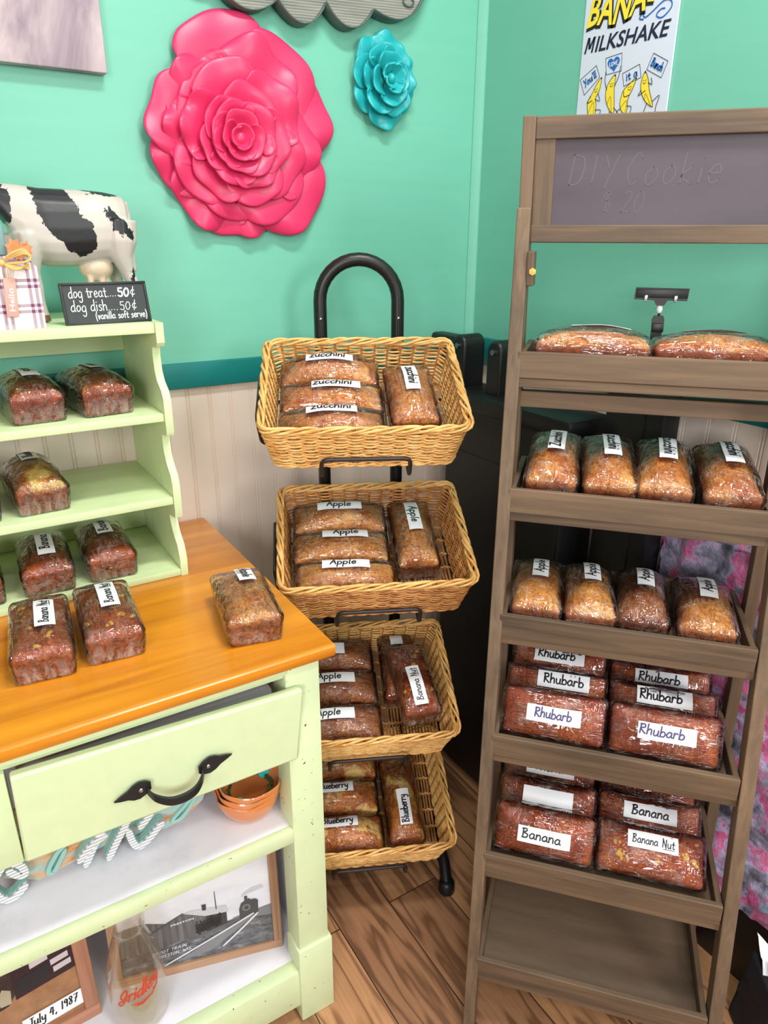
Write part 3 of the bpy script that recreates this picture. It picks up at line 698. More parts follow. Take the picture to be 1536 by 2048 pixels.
# ------------------------------------------------------------------ wire stand with four wicker baskets
SA = R_(-24.94); su = Vector((cos(SA), sin(SA), 0)); sb = Vector((-sin(SA), cos(SA), 0))
SX = .1205
stand = thing('basket_stand', 'black metal stand with arched top tube holding four wicker baskets', 'display stand', T(*(su*SX+sb*1.25), -24.94))
BK = [(1.0922, -.2815, .4221, -.0563, -27.15), (1.0675, -.5496, .385, .0031, -25.08), (1.06, -.862, .4148, -.0145, -24.94), (1.05, -1.1236, .38, -.0135, -24.94)]
BWD, BDP, BH = .339, .264, .085
def stl(s, d, z): return Vector((s-SX, d-1.25, z))   # stand-local point
q = MB(); arc = []
sl, sr_, dt = .047, .196, 1.402
rr = (sr_-sl)/2
arc.append(stl(sl, dt, .012))
arc += [stl(sl, dt, z) for z in (.05, .4, .8, 1.19)]
for k in range(1, 16):
    a = PI-PI*k/16; arc.append(stl((sl+sr_)/2+rr*cos(a), dt, 1.19+rr*sin(a)))
arc += [stl(sr_, dt, z) for z in (1.19, .8, .4, .05, .012)]
q.tube(arc, .0125, 14); ft = q.build('frame_tube', M['black'], stand, ang=60)
q = MB()
for s in (sl, sr_):
    q.ell(stl(s, dt-.0125, 1.158), (.0032, .0025, .0032), 10, 6)
q.build('bolt', M['steel'], stand)
q = MB()
for s in (sl, sr_):
    q.tube([stl(s, dt-.0126, 1.155), stl(s, dt-.0126, 1.125)], .0022, 6)
q.build('tube_slot', M['blackplastic'], stand)
for s in (-.03, .272):
    q = MB(); q.tube([stl(sl if s < .1 else sr_, dt, .16), stl(s*.6+.4*(sl if s < .1 else sr_), dt-.1, .11), stl(s, 1.13, .045), stl(s, 1.10, .02)], .0125, 12); lg = q.build('leg', M['black'], stand, ang=60)
    q = MB(); q.lathe([(.0, .03), (.012, .0295), (.0165, .024), (.0175, .004), (.016, 0), (0, 0)], 18, stl(s, 1.098, .0)); q.build('foot_cap', M['blackplastic'], lg, ang=50)
def bmat(i):
    d, z, t, ds, ya = BK[i]; ya = R_(ya)
    su = Vector((cos(ya), sin(ya), 0)); sb = Vector((-sin(ya), cos(ya), 0))
    front = su*(.1187+ds)+sb*d+Vector((0, 0, H+z))
    up = sb*cos(t)+Vector((0, 0, sin(t))); nn = -sb*sin(t)+Vector((0, 0, cos(t)))
    org = front+up*BDP/2-nn*BH
    return Matrix((( su.x, up.x, nn.x, org.x), (su.y, up.y, nn.y, org.y), (su.z, up.z, nn.z, org.z), (0, 0, 0, 1)))
def rrect(hx, hy, r, n, k=5):
    """rounded rectangle loop resampled to n points"""
    P = []
    for cx, cy, a0 in ((hx-r, hy-r, 0), (-hx+r, hy-r, PI/2), (-hx+r, -hy+r, PI), (hx-r, -hy+r, 1.5*PI)):
        for j in range(k+1): a = a0+PI/2*j/k; P.append(Vector((cx+r*cos(a), cy+r*sin(a), 0)))
    L = [0]
    for i in range(len(P)): L.append(L[-1]+(P[(i+1) % len(P)]-P[i]).length)
    out = []
    for i in range(n):
        s = L[-1]*i/n; j = max(k_ for k_ in range(len(P)) if L[k_] <= s)
        f = (s-L[j])/(L[j+1]-L[j]); a, b = P[j], P[(j+1) % len(P)]
        p = a+(b-a)*f; tdir = (b-a).normalized(); out.append((p, Vector((tdir.y, -tdir.x, 0))))
    return out
def make_basket(M4, label, i, mats):
    rnd = random.Random(i*17+3)
    t = thing('wicker_basket', label, 'basket', M4, 'wicker baskets on the black stand')
    hx0, hy0, hx1, hy1 = BWD/2-.016, BDP/2-.012, BWD/2-.002, BDP/2-.002
    NST = 46
    # stakes
    q = MB()
    lo = rrect(hx0-.001, hy0-.001, .022, NST); hi_ = rrect(hx1-.003, hy1-.003, .022, NST)
    for k in range(NST):
        q.tube([lo[k][0]+Vector((0, 0, .002)), hi_[k][0]+Vector((0, 0, BH-.006))], .0017, 5)
    q.build('stakes', M['stake'], t)
    # weavers: over one stake, under the next
    q = MB(); NL = 21
    for l in range(NL):
        f = l/(NL-1); z = .002+f*(BH-.014)
        loop = rrect(hx0+(hx1-hx0)*f, hy0+(hy1-hy0)*f, .022, NST*3)
        pts = []
        for k, (p, n) in enumerate(loop):
            ph = k/3.0*PI/1.0
            w_ = sin(ph+PI*l+.0)*.0026
            pts.append(p+n*w_+Vector((0, 0, z+rnd.uniform(-.0005, .0005)+.0008*sin(k*.11+l*2))))
        q.tube(pts, .00205+rnd.uniform(-.0004, .0003), 5, closed=True)
    q.build('woven_side', M[mats[0]], t, ang=80)
    # rim: three strands plaited round the top
    q = MB()
    for s in range(6):
        loop = rrect(hx1+.0005, hy1+.0005, .016, 132); pts = []
        for k, (p, n) in enumerate(loop):
            a = 2*PI*(k/132*9)+s*PI/3+.5*sin(k*.31+s*2)
            pts.append(p+n*(.0052*cos(a)+.0008*sin(k*.5+s))+Vector((0, 0, BH-.003+.0050*sin(a)+.001*sin(k*.23+s*3))))
        q.tube(pts, .0023+.0003*(s % 2), 6, closed=True)
    q.build('plaited_rim', M['rim'], t, ang=80)
    q = MB()
    for s in range(2):
        loop = rrect(hx0+.001, hy0+.001, .024, 132); pts = []
        for k, (p, n) in enumerate(loop):
            a = 2*PI*(k/132*22)+s*PI
            pts.append(p+n*(.0022*cos(a))+Vector((0, 0, .001+.002*sin(a))))
        q.tube(pts, .0022, 6, closed=True)
    q.build('bottom_rim', M[mats[0]], t, ang=80)
    # base: rods front to back, twined with crosswise pairs
    q = MB(); nr = int((hx0*2-.012)/.0062)
    for k in range(nr):
        x = -hx0+.008+k*(2*hx0-.016)/(nr-1)
        q.tube([Vector((x+rnd.uniform(-.0006, .0006), -hy0+.003+(2*hy0-.006)*j/6, -.0012+.0006*sin(j*2+k))) for j in range(7)], .0022, 5)
    q.build('base_rods', M['stake'], t)
    q = MB(); ny = 6
    for j in range(ny):
        y = -hy0+.03+j*(2*hy0-.06)/(ny-1)
        for s in (0, 1):
            q.tube([Vector((-hx0+.004+(2*hx0-.008)*k/(nr*2), y+(.0012 if s else -.0012), -.0012+.0030*sin(k*PI/2+s*PI))) for k in range(nr*2+1)], .0015, 5)
    q.build('base_twining', M[mats[1]], t, ang=80)
    # base rods rest on the wire rack
    return t
BM = [bmat(i) for i in range(4)]
blab = ['top wicker basket holding zucchini loaves', 'second wicker basket from the top, holding apple loaves', 'third wicker basket from the top, holding apple and banana nut loaves', 'bottom wicker basket holding blueberry loaves']
for i in range(4): make_basket(BM[i], blab[i], i, [('wickerA', 'rim'), ('wickerB', 'rim'), ('wickerA', 'rim'), ('wickerA', 'rim')][i])
# one bent-wire rack under each basket
Sinv = stand.matrix_world.inverted()
for i in range(4):
    K = Sinv @ BM[i]; q = MB()
    W = lambda x, y, z: K @ Vector((x, y, z))
    fr = -BDP/2-.0035
    def bend(pts, r=.004):
        """round the corners of a wire"""
        out = [Vector(pts[0])]
        for j in range(1, len(pts)-1):
            a, b, c = Vector(pts[j-1]), Vector(pts[j]), Vector(pts[j+1])
            d1, d2 = (a-b).normalized(), (c-b).normalized(); rr_ = min(.012, (a-b).length/2, (c-b).length/2)
            for k in range(6):
                t_ = k/5; out.append((b+d1*rr_)*(1-t_)**2+2*b*t_*(1-t_)+(b+d2*rr_)*t_**2)
        out.append(Vector(pts[-1])); return out
    tb = Sinv @ (su*sl+sb*dt)
    zf = -.0082
    q.tube(bend([W(-.073, .115, zf), W(-.073, fr-.006, zf), W(-.073, fr-.006, .031), W(.073, fr-.006, .031), W(.073, fr-.006, zf), W(.073, .115, zf)]), .0036, 8)
    # rods back to the uprights
    for x in (-.073, .073): q.tube([W(x, .112, zf), (lambda p: Vector(((sl if x < 0 else sr_)-SX, dt-1.25-.006, p.z)))(W(x, .125, zf-.006))], .0036, 8)
    # side loops and rear cross wire
    for sgn in (-1, 1):
        e = sgn*(BWD/2+.006)
        q.tube(bend([W(sgn*.07, .07, zf), W(e, .07, zf), W(e+sgn*.004, .075, .05), W(e+sgn*.004, -.055, .05), W(e, -.05, zf), W(sgn*.07, -.05, zf)]), .0034, 8)
    q.build('wire_rack', M['wire'], stand, ang=60)
# loaves in the baskets
def bloaf(i, x, y, rz, tip, kind, text, label, rx=0, dz=0, **kw):
    W_ = kw.get('W', .074); L_ = kw.get('L', .176); kw.setdefault('hs', .046); kw.setdefault('dome', .026)
    lift = W_/2*abs(sin(R_(tip)))+.0035+dz
    Mx = BM[i] @ T(x, y, lift, rz, tip)
    return loaf(Mx, kind, text, label, W=W_, L=L_, group='loaves in the wicker baskets', **{k: v for k, v in kw.items() if k not in 'WL'})
B0 = 'top wicker basket'
bloaf(0, -.055, .076, -1, 0, 'zucchini', 'zucchini', 'zucchini loaf at the back of the row in the top wicker basket', ly=.006)
bloaf(0, -.053, .000, 0, 0, 'zucchini', 'zucchini', 'zucchini loaf in the middle of the row in the top wicker basket', lx=.008, ly=.008)
bloaf(0, -.054, -.0765, 1, 0, 'zucchini', 'zucchini', 'zucchini loaf at the front of the row in the top wicker basket', ly=.01)
bloaf(0, .088, .012, -88, 0, 'zucchini', 'zucchini', 'zucchini loaf lying crosswise at the right side of the top wicker basket', W=.084, L=.16, lx=-.02, lrot=0)
bloaf(1, -.056, .076, 0, 0, 'apple', 'Apple', 'apple loaf at the back of the row in the second basket', ly=.008)
bloaf(1, -.058, .000, -1, 0, 'apple', 'Apple', 'apple loaf in the middle of the row in the second basket', lx=.008, ly=.014, dome=.022)
bloaf(1, -.054, -.0765, -2, 0, 'apple', 'Apple', 'apple loaf at the front of the row in the second basket', ly=.012, dome=.022)
bloaf(1, .082, .030, -89, 0, 'apple', 'Apple', 'apple loaf lying crosswise in the second basket, bare wicker in front of it', L=.168, lx=-.02, W=.078)
bloaf(2, -.062, .078, 0, 0, 'apple', 'Apple', 'dark apple loaf at the back of the row in the third basket', dark=True, lx=-.012)
bloaf(2, -.060, .002, 0, 0, 'apple', 'Apple', 'dark apple loaf in the middle of the row in the third basket', dark=True, lx=.002, ly=.008)
bloaf(2, -.058, -.0745, 0, 0, 'apple', 'Apple', 'dark apple loaf at the front of the row in the third basket', dark=True, lx=-.006, ly=.008)
bloaf(2, .078, .047, 90, 0, 'banana', 'Banana Nut', 'banana nut loaf lying beneath the labelled one in the third basket', nuts=8, L=.15, W=.07, lx=.05, blank=True, lab_l=.03)
Mx = BM[2] @ T(.096, -.026, .066, 96, 0, 8)
loaf(Mx, 'banana', 'Banana Nut', 'banana nut loaf lying on top of another at the right of the third basket', W=.072, L=.165, nuts=14, group='loaves in the wicker baskets', lx=-.03, lab_l=.084, ly=.002)
bloaf(3, -.056, .077, 0, 0, 'blueberry', 'Blueberry', 'blueberry loaf at the back of the row in the bottom basket', ly=.03)
bloaf(3, -.06, .000, 0, 0, 'blueberry', 'Blueberry', 'blueberry loaf in the middle of the row in the bottom basket', ly=.012, lx=-.006)
bloaf(3, -.056, -.0765, 0, 0, 'blueberry', 'Blueberry', 'blueberry loaf at the front of the row in the bottom basket', ly=.016, lx=-.006)
bloaf(3, .078, -.012, 92, 0, 'blueberry', 'Blueberry', 'blueberry loaf lying crosswise at the right of the bottom basket', L=.185, W=.074, lx=-.028, lab_l=.072, dome=.022)

# ------------------------------------------------------------------ wooden ladder shelf
KL, RK = .965, -.0203
LA = R_(-47.82)
lad = thing('ladder_shelf', 'weathered brown wooden ladder shelf with six trays and a chalkboard header', 'ladder shelf', T(0, 0, 0, -47.82))
def lp(s, d, z):   # s along the front, d away from the camera side, z height; the frame leans a little sideways
    return Vector((s+RK*(z-H), d, z))
def fd(z): return 1.0817+.1955*(z-H)   # front plane of the leaning rails
S0, S1 = -.1022, .2626
def lbox(name, mat, s0, s1, d0, d1, z0, z1, lean=False, bev=.0015, parent=lad):
    q = MB(); g = lambda z: fd(z) if lean else 0
    if lean == 2: g = lambda z: fd((z0+z1)/2)
    q.hexa([lp(s0, d0+g(z0), z0), lp(s1, d0+g(z0), z0), lp(s1, d1+g(z0), z0), lp(s0, d1+g(z0), z0), lp(s0, d0+g(z1), z1), lp(s1, d0+g(z1), z1), lp(s1, d1+g(z1), z1), lp(s0, d1+g(z1), z1)])
    o = q.build(name, mat, parent, smooth=False)
    if bev:
        b = o.modifiers.new('edge', 'BEVEL'); b.width = bev; b.segments = 2
    return o
for a, b in ((-.1180, -.0985), (.2640, .2840)):
    lbox('front_rail', M['ladz'], a, b, .002, .036, 0.002, 1.342, True)
    lbox('rear_leg', M['ladz'], a+.001, b-.001, 1.100, 1.130, .001, 1.30)
# header frame with chalkboard
hdz0, hdz1 = 1.296, 1.457
for a, b in ((-.1160, -.0985), (.2645, .282)):
    lbox('header_stile', M['ladz'], a, b, 1.098, 1.126, 1.24, hdz1)
for a, b in ((-.0985, -.071), (.232, .2645)): lbox('header_stile', M['ladz'], a, b, 1.104, 1.122, 1.318, hdz1-.027)
lbox('header_rail', M['ladx'], -.0985, .2645, 1.101, 1.124, hdz1-.029, hdz1-.001)
lbox('header_rail', M['ladx'], -.0985, .2645, 1.101, 1.124, hdz0, 1.3195)
bd = lbox('chalkboard', M['board'], -.0715, .2325, 1.1095, 1.116, 1.319, 1.431, bev=0)
q = MB()
def onb(x, y): return lp(x, 1.1093, y)
write(q, 'DIY', onb, -.052, 1.372, .021, None, .055, .15, 3, 'l', .1, .22); q.build('faint_chalk_writing', M['chalkghost'], bd, fix=False, smooth=False); q = MB(); write(q, 'Cookie', onb, .022, 1.372, .021, None, .055, .15, 4, 'l', .1, .22)
q.build('faint_chalk_writing', M['chalkghost'], bd, fix=False, smooth=False); q = MB()
write(q, '$ 20', onb, -.005, 1.336, .015, None, .06, .1, 1, 'l')
q.build('faint_chalk_price', M['chalkghost'], bd, fix=False, smooth=False)
for a, b in ((-.0987, -.0888), (.2545, .2644)):
    o = lbox('hinge_block', M['ladz'], a, b, 1.072, 1.112, 1.238, 1.285)
    q = MB(); q.tube([lp((a+b)/2+.004, 1.0725, 1.258), lp((a+b)/2+.004, 1.064, 1.258)], .0028, 8); q.tube([lp((a+b)/2+.004, 1.072, 1.258), lp((a+b)/2+.004, 1.0695, 1.258)], .0052, 6)
    q.build('bolt', M['brass'], o)
lbox('cross_bar', M['ladx'], -.1035, .264, 1.101, 1.119, 1.058, 1.083)
TZ = [1.149, .9526, .7596, .5625, .3564, .1618]
TD = [.168, .196, .221, .228, .232, .236]
def tray(i):
    z, dp = TZ[i], TD[i]; d0 = fd(z); zb = z-.038
    q = Vector(lp(0, d0, zb))
    p = lbox('tray', M['ladpanel'], S0+.006, S1-.006, d0+.008, d0+dp-.008, zb+.001, zb+.008, bev=0)
    def side(nm, mat, s0, s1, a, b, z0, z1): return lbox(nm, mat, s0, s1, a, b, z0, z1, parent=p)
    side('tray_front', M['ladx'], S0, S1, d0, d0+.010, zb, z)
    side('tray_back', M['ladx'], S0, S1, d0+dp-.010, d0+dp, zb, z-.004)
    side('tray_side', M['lady'], S0, S0+.009, d0+.010, d0+dp-.010, zb, z-.002)
    side('tray_side', M['lady'], S1-.009, S1, d0+.010, d0+dp-.010, zb, z-.002)
    lbox('cross_rail', M['ladx'], -.1034, .2642, d0+.004, d0+.034, zb-.0145, zb-.0006)
for i in range(6): tray(i)
LM = T(0, 0, 0, -47.82)
def lloaf(i, s, dd, rz, tip, kind, text, label, **kw):
    W_ = kw.get('W', .078); L_ = kw.get('L', .166)
    z = TZ[i]-.038+.0085; lift = W_/2*sin(R_(tip)) if tip > 0 else 0
    kw.setdefault('dz', 0); dz = kw.pop('dz')
    Mx = LM @ Matrix.Translation(lp(s, fd(TZ[i])+.0115+dd, z+lift+dz)) @ Matrix.Rotation(R_(rz), 4, 'Z') @ Matrix.Rotation(R_(-kw.pop('up', 0)), 4, 'Y') @ Matrix.Rotation(R_(tip), 4, 'X')
    return loaf(Mx, kind, text, label, group='loaves on the wooden ladder shelf', W=W_, L=L_, **{k: v for k, v in kw.items() if k not in 'WL'})
A1 = 'the top tray of the ladder shelf'
lloaf(0, -.001, .044, 0, 0, 'zucchini', 'zucchini', 'zucchini loaf lying lengthwise in the highest tray, by the left rail', W=.08, ly=.012, lx=.01, L=.163, dome=.019)
lloaf(0, .165, .044, 0, 0, 'zucchini', 'zucchini', 'zucchini loaf in the highest tray, just right of the black sign clip', W=.08, L=.163, blank=True, ly=.02)
zl = ['left end of the four in the second tray, label read upwards', 'second from the left rail in the second tray', 'third from the left rail in the second tray', 'right end of the four in the second tray']
for k, (s, rz, fl) in enumerate(((-.0435, 90, False), (.0385, 93, True), (.1195, 88, True), (.2075, 91, True))):
    lloaf(1, s, .089, rz, 0, 'zucchini', 'Zucchini' if k == 0 else 'zucchini', 'zucchini loaf at the '+zl[k] if k in (0, 3) else 'zucchini loaf '+zl[k], flip=fl, lx=.012 if fl else .016, ly=-.002, dome=.022, hs=.047, up=9, dz=.0115)
al = ['apple loaf against the left rail in the third tray', 'apple loaf second from the left rail in the third tray', 'darker apple loaf pulled slightly forward in the third tray', 'broad apple loaf at the right end of the third tray']
for k, (s, rz, W_, dk) in enumerate(((-.0535, 92, .077, False), (.0275, 93, .077, False), (.108, 89, .075, True), (.2, 87, .083, False))):
    lloaf(2, s, .086+(.002 if k == 2 else 0), rz, 0, 'apple', 'Apple', al[k], lx=.02, ly=-.002, W=W_, dark=dk, dome=.024)
def row(i, s, tip, texts, kind, labels, inks, Ls, dy=.0632, **kws):
    W_, h = .078, LHS+LDM
    h = .038+LDM; ext = W_/2*cos(R_(tip))+h*sin(R_(tip))
    for k, tx in enumerate(texts):
        kw = kws.get('o%d' % k, {})
        tp = kw.pop('tip', tip); kw.setdefault('hs', .038)
        lloaf(i, s+kw.pop('ds', 0), ext+k*dy+kw.pop('dd', 0), kw.pop('rz', 0), tp, kw.pop('kind', kind), tx, labels[k], ink=inks[k], L=Ls, **kw)
row(3, -.0105, 62, ['Rhubarb']*3, 'rhubarb', ['rhubarb loaf in front of the left stack in the fourth tray, violet writing', 'rhubarb loaf in the middle of the left stack in the fourth tray', 'rhubarb loaf at the back of the left stack in the fourth tray'], ['inkp', 'ink', 'ink'], .162, o0=dict(ly=.004), o1=dict(ly=.024, lx=.01), o2=dict(ly=.022, dz=.012))
row(3, .158, 62, ['Rhubarb']*3, 'rhubarb', ['rhubarb loaf in front of the right stack in the fourth tray, bold violet writing', 'rhubarb loaf in the middle of the right stack in the fourth tray', 'rhubarb loaf at the back of the right stack in the fourth tray'], ['inkp', 'ink', 'ink'], .164, o0=dict(ly=.006), o1=dict(ly=.024), o2=dict(ly=.018))
row(4, -.0095, 60, ['Banana']*3, 'banana', ['banana loaf in front of the left stack in the fifth tray', 'banana loaf in the middle of the left stack in the fifth tray, label tucked behind', 'banana loaf at the back of the left stack in the fifth tray'], ['ink', 'ink', 'ink'], .162, o0=dict(ly=.0), o1=dict(blank=True, ly=.016, tip=56, dd=.002), o2=dict(ly=.022, tip=56, dd=.003))
row(4, .158, 42, ['Banana Nut', 'Banana', 'Banana'], 'banana', ['banana nut loaf with walnuts in front of the right stack in the fifth tray', 'banana loaf in the middle of the right stack, behind the banana nut loaf', 'banana loaf at the back of the right stack in the fifth tray'], ['ink']*3,   .164, dy=.066, o0=dict(nuts=16, ly=.016, lab_l=.076), o1=dict(tip=52, ly=.016, dd=.006), o2=dict(tip=52, ly=.03, dd=.006))
# sign clip standing behind the loaves of the top tray
cl = thing('sign_clip', 'black sign-holder clip with two silver tabs behind the top-tray loaves', 'sign clip', LM @ T(.0975, 1.208, 1.149))
q = MB()
q.prism([(-.0385, .083), (.0385, .0825), (.0372, .0645), (.0095, .0648), (.005, .0572), (-.006, .0572), (-.0105, .0648), (-.0395, .0655)], lambda a, b: (a, -.004, b), lambda a, b: (a, .004, b))
q.box(-.0375, .0375, -.0062, -.003, .0685, .0815, .001)
q.build('clip_jaw', M['blackplastic'], cl)
q = MB(); q.box(-.0255, -.0205, -.008, .0045, .0625, .0725, .001); q.build('metal_tab', M['steel'], cl)
q = MB(); q.box(.0175, .0225, -.008, .0045, .0625, .0725, .001); q.build('metal_tab', M['steel'], cl)
q = MB(); q.ell((-.0005, 0, .0515), (.0048, .0045, .0068), 12, 8); q.build('ball_joint', M['white'], cl)
q = MB(); q.tube([(0, 0, .046), (0, 0, .041)], .0022, 8); q.prism([(-.0095, .036), (-.0065, .0415), (.0065, .0415), (.0085, .036), (.007, .012), (.0085, -.009), (-.0085, -.009), (-.0085, .02)], lambda a, b: (a, -.005, b), lambda a, b: (a, .005, b)); q.box(-.0085, .0085, -.011, -.004, .018, .031, .001); q.box(-.0085, .0085, -.0145, .009, -.0095, -.0052, .001); q.build('clamp', M['blackplastic'], cl)
q = MB(); q.box(-.0068, .0045, -.008, -.0045, .0175, .0215, .0005); q.build('metal_tab', M['steel'], cl)

# ------------------------------------------------------------------ black cart and black cabinet in the corner
ct = thing('utility_cart', 'black plastic utility cart with rounded handle posts in the room corner', 'utility cart', T(1.0, 1.09, 0))
q = MB(); q.box(-.045, .05, -.195, .175, .02, .972, .01); q.box(-.048, -.043, -.19, .17, .02, .86, .002); q.build('body', M['blackplastic'], ct)
q = MB(); q.box(-.06, .055, -.21, .185, .955, .995, .012); q.build('lip', M['blackplastic'], ct)
for y in (.165, .045):
    q = MB(); q.prism([(-.022, .99), (-.022, 1.085)]+[(-.022*cos(a*PI/8), 1.085+.022*sin(a*PI/8)) for a in range(1, 8)]+[(.022, 1.085), (.022, .99)], lambda a, b: (-.03, y-a, b), lambda a, b: (.03, y-a, b))
    pp = q.build('handle_post', M['blackplastic'], ct, ang=40); bb = pp.modifiers.new('soft', 'BEVEL'); bb.width = .006; bb.segments = 3; bb.limit_method = 'ANGLE'
    q = MB(); q.tube([(-.0305, y, 1.083), (-.034, y, 1.083)], .006, 14); q.build('screw', M['steel'], pp)
q = MB(); q.box(-.02, .02, .165, .30, 1.07, 1.10, .008); q.build('handle_bar', M['blackplastic'], ct)
for y in (-.15, .13):
    q = MB(); q.tube([(-.03, y, .02), (.03, y, .02)], .02, 20); q.build('wheel', M['blackplastic'], ct)
bx = thing('black_cabinet', 'slim black cabinet between the cart and the painted stone panel', 'cabinet', T(1.03, .80, 0))
q = MB(); q.box(-.02, .024, -.062, .06, 0, 1.055, .003); q.build('body', M['black'], bx)
q = MB(); q.box(-.024, -.0195, -.026, .058, .03, 1.05, .001); q.build('door', M['black'], bx)

# ------------------------------------------------------------------ foam flowers on the wall
def petal(mb, cx, cz, y0, th, r0, r1, half, lift0, lift1, cup, seed, ruf=.006, roll=.35, nu=18, nv=14, tipw=1.0, curl=.0):
    """one curved petal: root at radius r0, tip at r1, half = half angle (rad) at its widest; y grows towards the room"""
    rnd = random.Random(seed); ph = rnd.uniform(0, 6); fq = rnd.uniform(2.2, 3.4)
    def f(u, v):
        a = 2*u-1
        e = 1-(1-v)**1.0
        widen = (.35+.65*sin(min(1, v*1.25)*PI/2))*(1-.12*max(0, v-.75)/.25)
        r = r0+(r1-r0)*(v*(1-.20*abs(a)**2.6*v)-.0)
        r += .028*(r1-r0)*sin(a*fq*2+ph)*v**3+.02*(r1-r0)*sin(a*7+ph*2)*v**6
        ang = th+a*half*widen
        d = lift0+(lift1-lift0)*v**1.3+cup*(v-.5)**2*4*.0
        d += cup*(1-a*a)*-.55*sin(PI*min(1, v*1.02))
        d += ruf*v**3*(sin(a*fq*2+ph)*.6+.5*sin(a*6.5+ph*1.7))*1.0
        d -= roll*(r1-r0)*.5*max(0, v-.74)**1.6*2.4
        d += curl*abs(a)**2*v
        return (cx+r*cos(ang), y0-d, cz+r*sin(ang))
    mb.grid(f, nu, nv)
def build_petal(t, mat, th_, *a, name='petal', thick=.004, **k):
    mb = MB(); petal(mb, *a, **k)
    o = mb.build(name, mat, t, ang=180, fix=False)
    s = o.modifiers.new('thickness', 'SOLIDIFY'); s.thickness = thick; s.offset = 0
    s2 = o.modifiers.new('smooth', 'SUBSURF'); s2.levels = 1; s2.render_levels = 1
    return o
ro = thing('foam_rose', 'huge pink foam rose hanging on the mint wall', 'wall flower', T(.53, YW, 1.468))
RX, RZ, RY = 0, 0, -.004
def outline(thd):
    pts = [(-180, .164), (-150, .162), (-115, .170), (-80, .164), (-45, .196), (-20, .186), (20, .192), (50, .192), (75, .190), (95, .198), (115, .168), (135, .148), (160, .166), (180, .164)]
    thd = (thd+180) % 360-180
    for (a, ra), (b, rb) in zip(pts, pts[1:]):
        if a <= thd <= b: return ra+(rb-ra)*(thd-a)/(b-a)
def rp(ring, thd, sc, half, l0, l1, seed, r0=.02, ruf=.006, roll=.4, cup=.0):
    half *= 1.12; ruf *= 1.25
    th = R_(thd); rr_ = outline(thd)*sc
    build_petal(ro, M['rose'], 0, -.0028*ring, -.001*ring, RY, th, r0, rr_, R_(half), l0, l1, cup, seed, ruf=ruf, roll=roll)
for k, (a, h) in enumerate(((96, 34), (18, 30), (-42, 33), (-82, 33), (-122, 33), (166, 32), (-160, 30), (52, 36), (134, 36), (-102, 30))): rp(0, a, 1.0, h, .004+.001*(k % 2), .020+.004*(k % 3), 10+k, ruf=.008, roll=.5)
for k, (a, h) in enumerate(((132, 42), (68, 34), (-12, 38), (-58, 36), (-100, 36), (-142, 36), (178, 30))): rp(1, a, .83 if a not in (68,) else .86, h, .012, .034+.003*(k % 2), 30+k, ruf=.008, roll=.55)
for k, (a, h) in enumerate(((102, 40), (38, 40), (-28, 40), (-72, 38), (-125, 38), (168, 38))): rp(2, a, .66, h, .022, .046+.003*(k % 2), 50+k, ruf=.006, roll=.6)
for k, (a, h) in enumerate(((70, 44), (-2, 46), (-62, 42), (-112, 40), (-160, 40), (142, 42))): rp(3, a, .475 if a != 70 else .46, h, .032, .058+.002*(k % 2), 70+k, ruf=.004, roll=.7)
for k, (a, h) in enumerate(((112, 52), (28, 56), (-44, 50), (-96, 46), (-150, 50), (170, 44))): rp(4, a, .345, h, .042, .068, 90+k, ruf=.003, roll=.8, r0=.012)
for k, (a, h) in enumerate(((92, 60), (-20, 62), (-100, 60), (178, 58))): rp(5, a, .225, h, .05, .075, 110+k, ruf=.0015, roll=.8, r0=.006)
for k, (a, h) in enumerate(((45, 75), (165, 75), (-75, 75))): rp(6, a, .12, h, .058, .078, 130+k, ruf=.001, roll=.5, r0=.002)
q = MB(); q.ell((-.016, -.064, -.006), (.012, .012, .013), 16, 10); q.build('rose_bud', M['rose'], ro)
bl = thing('foam_flower', 'small turquoise foam flower on the wall right of the pink rose', 'wall flower', T(.836, YW, 1.588))
rb = random.Random(5)
def bp(a, r, h, l0, l1, seed, r0=.008, ruf=.005, roll=.5): build_petal(bl, M['bluefl'], 0, 0, 0, -.003, R_(a), r0, r, R_(h), l0, l1, 0, seed, ruf=ruf, roll=roll, thick=.0045, nu=14, nv=12)
for k, (a, r) in enumerate(((80, .084), (28, .072), (-30, .074), (-88, .085), (-140, .074), (165, .070), (120, .080))): bp(a, r, 38, .003, .016+.004*(k % 2), 200+k)
for k, (a, r) in enumerate(((62, .064), (0, .060), (-62, .066), (-118, .064), (172, .056), (112, .062))): bp(a, r, 42, .012, .034+.003*(k % 2), 220+k, ruf=.006)
for k, (a, r) in enumerate(((90, .046), (10, .042), (-75, .048), (-165, .042))): bp(a, r, 56, .022, .046, 240+k, ruf=.005)
for k, (a, r) in enumerate(((140, .026), (30, .027), (-60, .028), (-130, .02))): bp(a, r, 60, .030, .056, 260+k, ruf=.003, r0=.003)
q = MB(); q.ell((0, -.044, 0), (.008, .010, .009), 12, 8); q.build('flower_bud', M['bluefl'], bl)

